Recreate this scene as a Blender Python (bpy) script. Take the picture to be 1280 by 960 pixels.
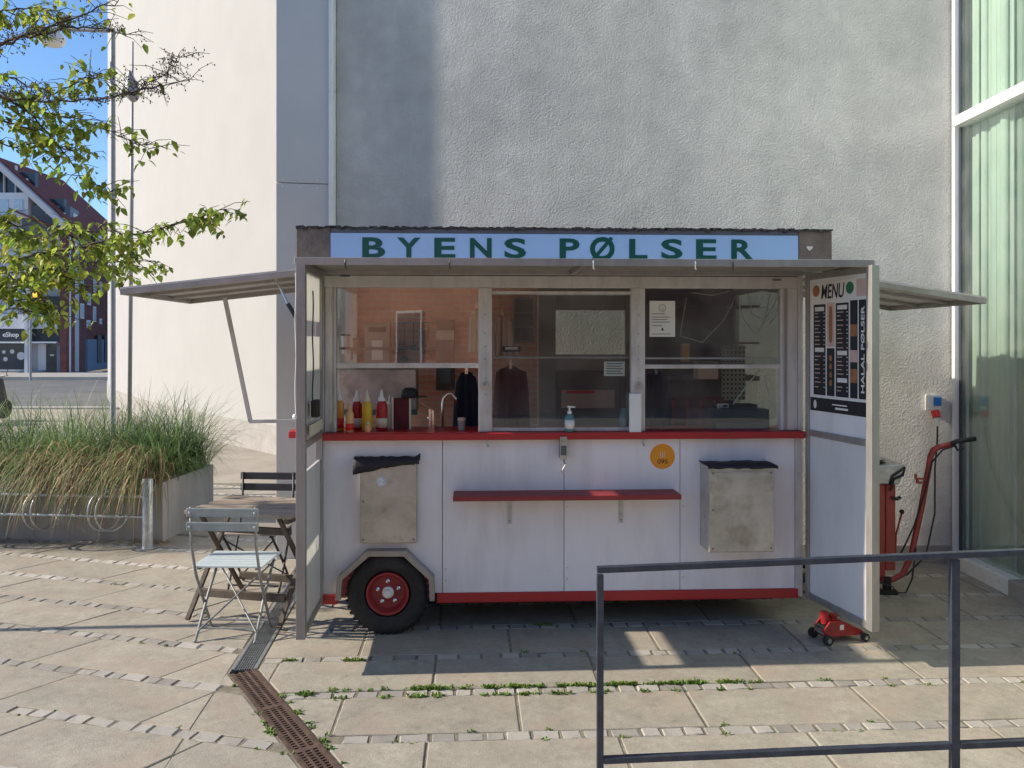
import bpy, bmesh, math, random
from mathutils import Vector, Matrix, Euler
R = math.radians
random.seed(7)
S = bpy.context.scene
for o in list(bpy.data.objects): bpy.data.objects.remove(o)
C = S.collection

# ------------------------------------------------------------------ camera
CAMH = 1.825
cam_d = bpy.data.cameras.new('camera'); cam = bpy.data.objects.new('camera', cam_d); C.objects.link(cam)
cam.location = (0, 0, CAMH); cam.rotation_euler = (R(90), 0, 0)
cam_d.sensor_width = 36; cam_d.sensor_fit = 'HORIZONTAL'; cam_d.lens = 36 * 1000 / 1280
cam_d.shift_y = -52 / 1280; cam_d.clip_start = 0.05; cam_d.clip_end = 1500
S.camera = cam
# ------------------------------------------------------------------ sky, sun, exposure
SUN_EL, SUN_AZ = 30.0, 3.5      # light travels towards +X, drifting 3.5 degrees towards +Y
w = bpy.data.worlds.new('World'); S.world = w; w.use_nodes = True
nt = w.node_tree; nt.nodes.clear()
sky = nt.nodes.new('ShaderNodeTexSky'); sky.sky_type = 'NISHITA'; sky.sun_disc = False
sky.sun_elevation = R(SUN_EL); sky.sun_rotation = R(270 - SUN_AZ)
sky.air_density = 1.0; sky.dust_density = 0.0; sky.ozone_density = 6.0
bg = nt.nodes.new('ShaderNodeBackground'); bg.inputs[1].default_value = 0.138
wo = nt.nodes.new('ShaderNodeOutputWorld')
nt.links.new(sky.outputs[0], bg.inputs[0]); nt.links.new(bg.outputs[0], wo.inputs[0])
sd = bpy.data.lights.new('sun', 'SUN'); sd.energy = 5.0; sd.angle = R(0.7); sd.color = (1.0, 0.895, 0.745)
sun = bpy.data.objects.new('sun', sd); C.objects.link(sun)
dirv = Vector((math.cos(R(SUN_AZ)) * math.cos(R(SUN_EL)), math.sin(R(SUN_AZ)) * math.cos(R(SUN_EL)), -math.sin(R(SUN_EL))))
sun.rotation_euler = dirv.to_track_quat('-Z', 'Y').to_euler(); sun.location = (-20, 0, 15)
S.view_settings.view_transform = 'Standard'; S.view_settings.look = 'None'
S.view_settings.gamma = 1; S.view_settings.use_curve_mapping = False; S.view_settings.exposure = 0.48
S.render.engine = 'CYCLES'
S.cycles.max_bounces = 10; S.cycles.diffuse_bounces = 5; S.cycles.transparent_max_bounces = 24

# ------------------------------------------------------------------ materials
MATS = {}
def pm(name, col, rough=0.6, metal=0.0, var=0.12, scale=6.0, bump=0.0, bscale=60.0, dirt=None, dirt_amt=0.0,
       dirt_scale=3.0, isl=0.0, objvar=0.0, transl=0.0, spec=0.5, stretch=(1, 1, 1), bdist=0.01, fine=0.0, coat=0.0, mid=0.0, spots=0.0):
    """procedural surface: base colour, noise mottling, dirt patches, bump"""
    m = bpy.data.materials.new(name); m.use_nodes = True; n = m.node_tree.nodes; l = m.node_tree.links
    b = n['Principled BSDF']; b.inputs['Roughness'].default_value = rough; b.inputs['Metallic'].default_value = metal
    b.inputs['Specular IOR Level'].default_value = spec
    if coat: b.inputs['Coat Weight'].default_value = coat
    tc = n.new('ShaderNodeTexCoord'); mp = n.new('ShaderNodeMapping'); mp.inputs['Scale'].default_value = stretch
    oi = n.new('ShaderNodeObjectInfo')
    add = n.new('ShaderNodeVectorMath'); add.operation = 'ADD'
    cmb = n.new('ShaderNodeCombineXYZ'); mul = n.new('ShaderNodeMath'); mul.operation = 'MULTIPLY'; mul.inputs[1].default_value = 37.0
    l.new(oi.outputs['Random'], mul.inputs[0]); l.new(mul.outputs[0], cmb.inputs[0]); l.new(mul.outputs[0], cmb.inputs[1])
    l.new(tc.outputs['Object'], add.inputs[0]); l.new(cmb.outputs[0], add.inputs[1]); l.new(add.outputs[0], mp.inputs[0])
    vec = mp.outputs[0]
    def noise(sc, det=5, rg=0.6):
        t = n.new('ShaderNodeTexNoise'); t.inputs['Scale'].default_value = sc; t.inputs['Detail'].default_value = det
        t.inputs['Roughness'].default_value = rg; l.new(vec, t.inputs['Vector']); return t
    t = noise(scale)
    hsv = n.new('ShaderNodeHueSaturation'); hsv.inputs['Color'].default_value = (*col, 1)
    mr = n.new('ShaderNodeMapRange'); mr.inputs[1].default_value = 0.3; mr.inputs[2].default_value = 0.7
    mr.inputs[3].default_value = 1 - var; mr.inputs[4].default_value = 1 + var
    l.new(t.outputs[0], mr.inputs[0])
    val = mr.outputs[0]
    def mulv(v, src, amt):
        k = n.new('ShaderNodeMapRange'); k.inputs[3].default_value = 1 - amt; k.inputs[4].default_value = 1 + amt
        l.new(src, k.inputs[0]); q = n.new('ShaderNodeMath'); q.operation = 'MULTIPLY'; l.new(v, q.inputs[0]); l.new(k.outputs[0], q.inputs[1]); return q.outputs[0]
    if isl:
        g = n.new('ShaderNodeNewGeometry'); val = mulv(val, g.outputs['Random Per Island'], isl)
    if objvar: val = mulv(val, oi.outputs['Random'], objvar)
    if fine:
        tf = noise(bscale * 1.3, 3); val = mulv(val, tf.outputs[0], fine)
    if mid:
        tm = noise(22, 8, 0.75); val = mulv(val, tm.outputs[0], mid)
    if spots:
        vo = n.new('ShaderNodeTexVoronoi'); vo.inputs['Scale'].default_value = 7.0; l.new(vec, vo.inputs['Vector'])
        ks = n.new('ShaderNodeMapRange'); ks.inputs[1].default_value = 0.05; ks.inputs[2].default_value = 0.16; ks.inputs[3].default_value = 1 - spots; ks.inputs[4].default_value = 1.0; l.new(vo.outputs['Distance'], ks.inputs[0])
        qs = n.new('ShaderNodeMath'); qs.operation = 'MULTIPLY'; l.new(val, qs.inputs[0]); l.new(ks.outputs[0], qs.inputs[1]); val = qs.outputs[0]
    l.new(val, hsv.inputs['Value'])
    if isl:
        hm = n.new('ShaderNodeMapRange'); hm.inputs[3].default_value = 0.5 - isl * 0.09; hm.inputs[4].default_value = 0.5 + isl * 0.06
        wn = n.new('ShaderNodeTexWhiteNoise'); wn.noise_dimensions = '1D'; l.new(g.outputs['Random Per Island'], wn.inputs['W'])
        l.new(wn.outputs[0], hm.inputs[0]); l.new(hm.outputs[0], hsv.inputs['Hue'])
    colout = hsv.outputs[0]
    if dirt_amt:
        td = noise(dirt_scale, 8, 0.7); cr = n.new('ShaderNodeMapRange'); cr.inputs[1].default_value = 0.48; cr.inputs[2].default_value = 0.72
        cr.inputs[4].default_value = dirt_amt; l.new(td.outputs[0], cr.inputs[0])
        mx = n.new('ShaderNodeMix'); mx.data_type = 'RGBA'; l.new(cr.outputs[0], mx.inputs[0]); l.new(colout, mx.inputs[6])
        mx.inputs[7].default_value = (*dirt, 1); colout = mx.outputs[2]
    l.new(colout, b.inputs['Base Color'])
    rr = n.new('ShaderNodeMapRange'); rr.inputs[3].default_value = max(0.02, rough - 0.12); rr.inputs[4].default_value = min(1, rough + 0.12)
    tr = noise(scale * 2.3); l.new(tr.outputs[0], rr.inputs[0]); l.new(rr.outputs[0], b.inputs['Roughness'])
    if bump:
        tb = noise(bscale, 4, 0.55); bm = n.new('ShaderNodeBump'); bm.inputs['Strength'].default_value = bump; bm.inputs['Distance'].default_value = bdist
        l.new(tb.outputs[0], bm.inputs['Height']); l.new(bm.outputs[0], b.inputs['Normal'])
    if transl:
        tl = n.new('ShaderNodeBsdfTranslucent'); l.new(colout, tl.inputs[0]); ms = n.new('ShaderNodeMixShader'); ms.inputs[0].default_value = transl
        l.new(b.outputs[0], ms.inputs[1]); l.new(tl.outputs[0], ms.inputs[2]); l.new(ms.outputs[0], n['Material Output'].inputs[0])
    MATS[name] = m
    return m
def glass(name, tint, base=0.07, amp=0.9):
    m = bpy.data.materials.new(name); m.use_nodes = True; n = m.node_tree.nodes; l = m.node_tree.links; n.remove(n['Principled BSDF'])
    lw = n.new('ShaderNodeLayerWeight'); lw.inputs[0].default_value = 0.5
    p = n.new('ShaderNodeMath'); p.operation = 'POWER'; p.inputs[1].default_value = 4.5; l.new(lw.outputs['Facing'], p.inputs[0])
    q = n.new('ShaderNodeMath'); q.operation = 'MULTIPLY_ADD'; q.inputs[1].default_value = amp; q.inputs[2].default_value = base; l.new(p.outputs[0], q.inputs[0])
    q.use_clamp = True
    t = n.new('ShaderNodeBsdfTransparent'); t.inputs[0].default_value = (*tint, 1)
    g = n.new('ShaderNodeBsdfGlossy'); g.inputs['Roughness'].default_value = 0.01
    nz = n.new('ShaderNodeTexNoise'); nz.inputs['Scale'].default_value = 1.3; tc = n.new('ShaderNodeTexCoord'); l.new(tc.outputs['Object'], nz.inputs['Vector'])
    bm = n.new('ShaderNodeBump'); bm.inputs['Strength'].default_value = 0.06; bm.inputs['Distance'].default_value = 0.02; l.new(nz.outputs[0], bm.inputs['Height']); l.new(bm.outputs[0], g.inputs['Normal'])
    df = n.new('ShaderNodeBsdfDiffuse'); df.inputs[0].default_value = (.7, .68, .64, 1); nd = n.new('ShaderNodeTexNoise'); nd.inputs['Scale'].default_value = 4.0; nd.inputs['Detail'].default_value = 8; l.new(tc.outputs['Object'], nd.inputs['Vector'])
    kd = n.new('ShaderNodeMapRange'); kd.inputs[1].default_value = .42; kd.inputs[2].default_value = .75; kd.inputs[3].default_value = .008; kd.inputs[4].default_value = .07; l.new(nd.outputs[0], kd.inputs[0])
    md = n.new('ShaderNodeMixShader'); l.new(kd.outputs[0], md.inputs[0]); l.new(t.outputs[0], md.inputs[1]); l.new(df.outputs[0], md.inputs[2]); t = md
    ms = n.new('ShaderNodeMixShader'); l.new(q.outputs[0], ms.inputs[0]); l.new(t.outputs[0], ms.inputs[1]); l.new(g.outputs[0], ms.inputs[2])
    l.new(ms.outputs[0], n['Material Output'].inputs[0]); MATS[name] = m; return m
def brick_mat(name, c1, c2, mortar, sc, rough=0.85, rot=None, bw=0.24, bh=0.075):
    m = bpy.data.materials.new(name); m.use_nodes = True; n = m.node_tree.nodes; l = m.node_tree.links; b = n['Principled BSDF']
    tc = n.new('ShaderNodeTexCoord'); sp = n.new('ShaderNodeSeparateXYZ'); l.new(tc.outputs['Object'], sp.inputs[0])
    a = n.new('ShaderNodeMath'); l.new(sp.outputs[0], a.inputs[0]); l.new(sp.outputs[1], a.inputs[1]); cb = n.new('ShaderNodeCombineXYZ')
    l.new(a.outputs[0], cb.inputs[0]); l.new(sp.outputs[2], cb.inputs[1])
    t = n.new('ShaderNodeTexBrick'); t.inputs['Scale'].default_value = sc; t.inputs['Color1'].default_value = (*c1, 1); t.inputs['Color2'].default_value = (*c2, 1)
    t.inputs['Mortar'].default_value = (*mortar, 1); t.inputs['Brick Width'].default_value = bw; t.inputs['Row Height'].default_value = bh; t.inputs['Mortar Size'].default_value = 0.008
    l.new(cb.outputs[0], t.inputs['Vector'])
    nz = n.new('ShaderNodeTexNoise'); nz.inputs['Scale'].default_value = 2.0; nz.inputs['Detail'].default_value = 6; l.new(tc.outputs['Object'], nz.inputs['Vector'])
    mr = n.new('ShaderNodeMapRange'); mr.inputs[1].default_value = 0.3; mr.inputs[2].default_value = 0.7; mr.inputs[3].default_value = 0.75; mr.inputs[4].default_value = 1.2; l.new(nz.outputs[0], mr.inputs[0])
    h = n.new('ShaderNodeHueSaturation'); l.new(t.outputs[0], h.inputs['Color']); l.new(mr.outputs[0], h.inputs['Value']); l.new(h.outputs[0], b.inputs['Base Color'])
    b.inputs['Roughness'].default_value = rough
    bm = n.new('ShaderNodeBump'); bm.inputs['Strength'].default_value = 0.4; bm.inputs['Distance'].default_value = 0.01; bm.invert = True; l.new(t.outputs['Fac'], bm.inputs['Height']); l.new(bm.outputs[0], b.inputs['Normal'])
    MATS[name] = m; return m
def stucco_mat():
    m = bpy.data.materials.new('grey_stucco'); m.use_nodes = True; n = m.node_tree.nodes; l = m.node_tree.links; b = n['Principled BSDF']
    b.inputs['Roughness'].default_value = 0.95; b.inputs['Specular IOR Level'].default_value = 0.2
    tc = n.new('ShaderNodeTexCoord')
    def noise(sc, det, rg, dist=0.0):
        t = n.new('ShaderNodeTexNoise'); t.inputs['Scale'].default_value = sc; t.inputs['Detail'].default_value = det; t.inputs['Roughness'].default_value = rg
        t.inputs['Distortion'].default_value = dist; l.new(tc.outputs['Object'], t.inputs['Vector']); return t
    big = noise(0.7, 6, 0.6); mid = noise(5, 5, 0.6)
    streak = n.new('ShaderNodeTexNoise'); mp = n.new('ShaderNodeMapping'); mp.inputs['Scale'].default_value = (3.5, 3.5, 0.22); l.new(tc.outputs['Object'], mp.inputs[0])
    streak.inputs['Scale'].default_value = 1.6; streak.inputs['Detail'].default_value = 7; l.new(mp.outputs[0], streak.inputs['Vector'])
    cr = n.new('ShaderNodeValToRGB'); cr.color_ramp.elements[0].position = 0.3; cr.color_ramp.elements[0].color = (0.47, 0.47, 0.455, 1)
    cr.color_ramp.elements[1].position = 0.72; cr.color_ramp.elements[1].color = (0.71, 0.695, 0.655, 1); l.new(big.outputs[0], cr.inputs[0])
    def mulc(src, col, lo, hi, a, bb):
        k = n.new('ShaderNodeMapRange'); k.inputs[1].default_value = lo; k.inputs[2].default_value = hi; k.inputs[3].default_value = a; k.inputs[4].default_value = bb; l.new(src, k.inputs[0])
        h = n.new('ShaderNodeHueSaturation'); l.new(col, h.inputs['Color']); l.new(k.outputs[0], h.inputs['Value']); return h.outputs[0]
    c = mulc(streak.outputs[0], cr.outputs[0], 0.3, 0.7, 0.95, 1.03); c = mulc(mid.outputs[0], c, 0.3, 0.7, 0.90, 1.08)
    l.new(c, b.inputs['Base Color'])
    g1 = noise(62, 3, 0.6, 0.2); g2 = noise(150, 2, 0.5); mx = n.new('ShaderNodeMath'); mx.operation = 'MULTIPLY_ADD'; mx.inputs[1].default_value = 0.35
    l.new(g2.outputs[0], mx.inputs[0]); l.new(g1.outputs[0], mx.inputs[2])
    bm = n.new('ShaderNodeBump'); bm.inputs['Strength'].default_value = 0.85; bm.inputs['Distance'].default_value = 0.014; l.new(mx.outputs[0], bm.inputs['Height']); l.new(bm.outputs[0], b.inputs['Normal'])
    return m
STUCCO = stucco_mat()
pm('slab', (0.325, 0.295, 0.238), 0.85, var=0.16, scale=4.5, bump=0.5, bscale=120, objvar=0.08, dirt=(0.37, 0.28, 0.22), dirt_amt=0.7, dirt_scale=2.3, fine=0.45, bdist=0.005, mid=0.45, spots=0.18)
pm('cobble', (0.38, 0.35, 0.31), 0.8, var=0.25, scale=30, bump=0.6, bscale=70, objvar=0.25, fine=0.2, bdist=0.006)
pm('joint', (0.20, 0.175, 0.13), 0.95, var=0.4, scale=14, bump=0.5, bscale=120)
pm('paving_far', (0.34, 0.30, 0.245), 0.9, var=0.15, scale=1.3, dirt=(0.25, 0.21, 0.16), dirt_amt=0.5, dirt_scale=2.0, fine=0.1)
pm('ground', (0.17, 0.16, 0.14), 0.95, var=0.2, scale=0.5)
pm('asphalt', (0.13, 0.128, 0.125), 0.9, var=0.2, scale=0.6, fine=0.1)
pm('sidewalk', (0.36, 0.34, 0.31), 0.9, var=0.12, scale=0.8)
pm('white_render', (0.405, 0.392, 0.372), 0.9, var=0.03, scale=0.9, bump=0.15, bscale=40, fine=0.04)
pm('plinth', (0.36, 0.33, 0.30), 0.9, var=0.15, scale=4, bump=0.2)
pm('metal_clad', (0.62, 0.61, 0.60), 0.5, 0.15, var=0.05, scale=1.2, dirt=(0.56, 0.55, 0.54), dirt_amt=0.4, dirt_scale=1.0)
pm('white_profile', (0.86, 0.85, 0.82), 0.3, var=0.05, dirt=(0.5, 0.47, 0.42), dirt_amt=0.3)
pm('galv', (0.48, 0.50, 0.51), 0.42, 0.75, var=0.2, scale=25, dirt=(0.30, 0.31, 0.32), dirt_amt=0.5, dirt_scale=12)
pm('alu', (0.37, 0.352, 0.335), 0.42, 0.55, var=0.10, scale=9, dirt=(0.24, 0.21, 0.18), dirt_amt=0.55, dirt_scale=7, stretch=(1, 1, 0.35))
pm('alu_frame', (0.60, 0.575, 0.55), 0.5, 0.2, var=0.08, scale=7, dirt=(0.26, 0.23, 0.20), dirt_amt=0.5, dirt_scale=9, stretch=(1, 1, 0.3))
pm('white_panel', (0.79, 0.765, 0.77), 0.33, bump=0.12, bscale=4.0, bdist=0.02, var=0.04, scale=2, dirt=(0.50, 0.475, 0.45), dirt_amt=0.5, dirt_scale=5.5, stretch=(1, 1, 0.22), mid=0.06, spots=0.06)
pm('door_panel', (0.66, 0.645, 0.64), 0.4, var=0.05, scale=2, dirt=(0.42, 0.42, 0.40), dirt_amt=0.4, dirt_scale=3, stretch=(1, 1, 0.3))
pm('acrylic', (0.75, 0.74, 0.70), 0.4, var=0.05, transl=0.55)
pm('red_paint', (0.42, 0.022, 0.025), 0.35, var=0.12, scale=8, dirt=(0.16, 0.03, 0.03), dirt_amt=0.6, dirt_scale=8)
pm('red_wood', (0.27, 0.03, 0.03), 0.55, var=0.2, scale=18, dirt=(0.10, 0.02, 0.02), dirt_amt=0.5, dirt_scale=9, stretch=(0.2, 1, 1))
pm('red_rim', (0.30, 0.025, 0.03), 0.45, var=0.15, scale=14, dirt=(0.08, 0.03, 0.03), dirt_amt=0.5, dirt_scale=14)
pm('red_cart', (0.34, 0.05, 0.042), 0.4, var=0.12, scale=8, dirt=(0.2, 0.04, 0.03), dirt_amt=0.5, dirt_scale=9)
pm('red_jack', (0.33, 0.018, 0.02), 0.35, var=0.2, scale=30, dirt=(0.10, 0.02, 0.02), dirt_amt=0.7, dirt_scale=28)
pm('rubber', (0.018, 0.018, 0.019), 0.75, var=0.3, scale=20, bump=0.2, bscale=90, dirt=(0.07, 0.065, 0.06), dirt_amt=0.5, dirt_scale=9)
pm('black_plastic', (0.02, 0.02, 0.022), 0.45, var=0.2)
pm('black_paint', (0.022, 0.022, 0.03), 0.5, var=0.3, scale=15, fine=0.2)
pm('chassis', (0.02, 0.018, 0.017), 0.85, var=0.3)
pm('steel', (0.48, 0.46, 0.42), 0.38, 0.55, var=0.2, scale=4, dirt=(0.23, 0.19, 0.13), dirt_amt=0.75, dirt_scale=7, bump=0.05, bscale=12)
pm('chrome', (0.75, 0.75, 0.76), 0.18, 1.0, var=0.05)
pm('sign_blue', (0.44, 0.66, 0.97), 0.3, var=0.04, scale=2, dirt=(0.50, 0.66, 0.92), dirt_amt=0.25, dirt_scale=3)
pm('sign_green', (0.005, 0.10, 0.075), 0.4, var=0.05)
pm('rust_brown', (0.19, 0.15, 0.125), 0.8, var=0.25, scale=12, dirt=(0.30, 0.23, 0.19), dirt_amt=0.6, dirt_scale=14, bump=0.3, bscale=60)
pm('roof_felt', (0.05, 0.047, 0.05), 0.9, var=0.4, scale=20, bump=0.8, bscale=30)
pm('black_cloth', (0.018, 0.016, 0.022), 0.7, var=0.3, scale=20)
pm('orange_sticker', (0.80, 0.30, 0.015), 0.4, var=0.05)
pm('railing_paint', (0.045, 0.052, 0.072), 0.4, 0.3, var=0.2, scale=22, dirt=(0.11, 0.12, 0.14), dirt_amt=0.5, dirt_scale=18, fine=0.2)
pm('weathered_wood', (0.25, 0.20, 0.15), 0.85, var=0.3, scale=14, stretch=(0.25, 2, 2), dirt=(0.42, 0.37, 0.31), dirt_amt=0.8, dirt_scale=6, bump=0.4, bscale=30)
pm('dark_wood', (0.075, 0.056, 0.042), 0.8, var=0.35, scale=16, stretch=(0.5, 0.5, 0.5), dirt=(0.17, 0.14, 0.115), dirt_amt=0.6, dirt_scale=9, bump=0.3)
pm('chair_grey', (0.20, 0.23, 0.23), 0.5, var=0.12, scale=12, dirt=(0.33, 0.34, 0.32), dirt_amt=0.4, dirt_scale=14)
pm('chair_slat', (0.52, 0.60, 0.62), 0.5, var=0.15, scale=14, dirt=(0.3, 0.3, 0.27), dirt_amt=0.5, dirt_scale=14, stretch=(0.3, 1, 1))
pm('rust', (0.085, 0.05, 0.037), 0.85, var=0.4, scale=20, dirt=(0.13, 0.08, 0.055), dirt_amt=0.7, dirt_scale=10, bump=0.3)
pm('channel_black', (0.012, 0.011, 0.01), 0.95, var=0.3)
pm('concrete', (0.33, 0.30, 0.265), 0.9, var=0.18, scale=3, bump=0.25, bscale=40, dirt=(0.20, 0.18, 0.15), dirt_amt=0.5, dirt_scale=2.5, stretch=(1, 1, 0.4))
pm('soil', (0.07, 0.05, 0.035), 0.95, var=0.3)
pm('grass_green', (0.175, 0.27, 0.095), 0.5, var=0.15, scale=2, isl=0.55, transl=0.35)
pm('grass_blue', (0.12, 0.19, 0.12), 0.5, var=0.15, scale=2, isl=0.55, transl=0.3)
pm('straw', (0.40, 0.30, 0.16), 0.7, var=0.2, scale=3, isl=0.55, transl=0.25)
pm('leaf', (0.29, 0.37, 0.06), 0.45, var=0.1, scale=2, isl=0.55, transl=0.55)
pm('single_leaf', (0.29, 0.37, 0.06), 0.45, var=0.1, scale=2, objvar=0.5, transl=0.55)
pm('moss', (0.14, 0.24, 0.035), 0.7, var=0.2, scale=6, isl=0.5, transl=0.3)
pm('bark', (0.085, 0.065, 0.05), 0.9, var=0.3, scale=20, bump=0.5)
pm('bud', (0.06, 0.03, 0.025), 0.8, var=0.3)
pm('lamp_white', (0.75, 0.75, 0.74), 0.35, var=0.06)
pm('lamp_grey', (0.36, 0.36, 0.37), 0.5, 0.2, var=0.08)
pm('curtain', (0.78, 0.90, 0.81), 0.8, var=0.05, scale=1.5, transl=0.35)
pm('curtain_dark', (0.48, 0.60, 0.52), 0.8, var=0.06, scale=1.5, transl=0.35)
pm('dark_gap', (0.03, 0.045, 0.06), 0.5)
pm('room', (0.62, 0.64, 0.60), 0.9)
pm('clad_grey', (0.48, 0.49, 0.53), 0.6, var=0.06, scale=0.4)
pm('clad_light', (0.60, 0.61, 0.66), 0.6, var=0.05, scale=0.4)
pm('clad_white', (0.75, 0.75, 0.76), 0.6, var=0.05, scale=0.4)
pm('clad_dark', (0.025, 0.028, 0.04), 0.4, var=0.1, scale=0.5)
pm('zinc', (0.14, 0.16, 0.20), 0.5, 0.2, var=0.08, scale=0.6)
pm('roof_tile', (0.24, 0.065, 0.05), 0.8, var=0.2, scale=2)
pm('store_blue', (0.17, 0.23, 0.33), 0.5, var=0.06, scale=0.5)
pm('far_glass', (0.04, 0.05, 0.07), 0.1, var=0.2, scale=0.4)
pm('far_pane', (0.5, 0.6, 0.7), 0.15, var=0.2, scale=0.4)
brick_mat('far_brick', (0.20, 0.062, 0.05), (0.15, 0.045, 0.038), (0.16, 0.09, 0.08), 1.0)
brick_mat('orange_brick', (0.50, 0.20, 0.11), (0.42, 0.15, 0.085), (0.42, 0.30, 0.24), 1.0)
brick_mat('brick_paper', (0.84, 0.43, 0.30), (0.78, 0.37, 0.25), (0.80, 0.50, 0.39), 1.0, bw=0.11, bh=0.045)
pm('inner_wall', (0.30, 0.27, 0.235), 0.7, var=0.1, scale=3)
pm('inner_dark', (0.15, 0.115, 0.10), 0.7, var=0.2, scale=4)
pm('ceiling_white', (0.8, 0.79, 0.76), 0.6, var=0.04)
pm('chair_frame', (0.22, 0.23, 0.225), 0.5, 0.3, var=0.2, scale=20)
pm('paper', (0.72, 0.71, 0.66), 0.7, var=0.04)
pm('ink', (0.015, 0.015, 0.02), 0.5, var=0.05)
pm('ink_soft', (0.10, 0.12, 0.11), 0.6)
pm('print_white', (0.75, 0.72, 0.68), 0.5, var=0.06)
pm('print_green', (0.03, 0.17, 0.09), 0.5)
pm('print_brown', (0.33, 0.14, 0.06), 0.5, var=0.3, scale=30)
pm('print_pink', (0.62, 0.42, 0.36), 0.5, var=0.1)
pm('mustard', (0.62, 0.42, 0.02), 0.35, var=0.05)
pm('ketchup', (0.40, 0.015, 0.02), 0.3, var=0.05)
pm('remoulade', (0.72, 0.33, 0.06), 0.35, var=0.05)
pm('peach', (0.72, 0.42, 0.20), 0.4, var=0.05)
pm('white_plastic', (0.78, 0.78, 0.76), 0.35, var=0.04)
pm('blue_plastic', (0.02, 0.20, 0.62), 0.35, var=0.05)
pm('red_plastic', (0.72, 0.03, 0.03), 0.35, var=0.05)
pm('navy_cloth', (0.012, 0.014, 0.03), 0.9, var=0.2)
pm('maroon_cloth', (0.10, 0.016, 0.022), 0.9, var=0.2, scale=9)
pm('gel', (0.25, 0.42, 0.46), 0.15, var=0.03, transl=0.5)
pm('cream', (0.66, 0.60, 0.46), 0.7, var=0.05)
glass('window_glass', (0.93, 0.95, 0.94), 0.10)
glass('facade_glass', (0.95, 0.985, 0.965), 0.12, 0.85)
def emit(name, col, s):
    m = bpy.data.materials.new(name); m.use_nodes = True; b = m.node_tree.nodes['Principled BSDF']
    b.inputs['Base Color'].default_value = (*col, 1); b.inputs['Emission Color'].default_value = (*col, 1); b.inputs['Emission Strength'].default_value = s; MATS[name] = m
emit('signal_red', (1.0, 0.06, 0.02), 1.6); emit('signal_amber', (1.0, 0.45, 0.03), 1.2)

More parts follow.
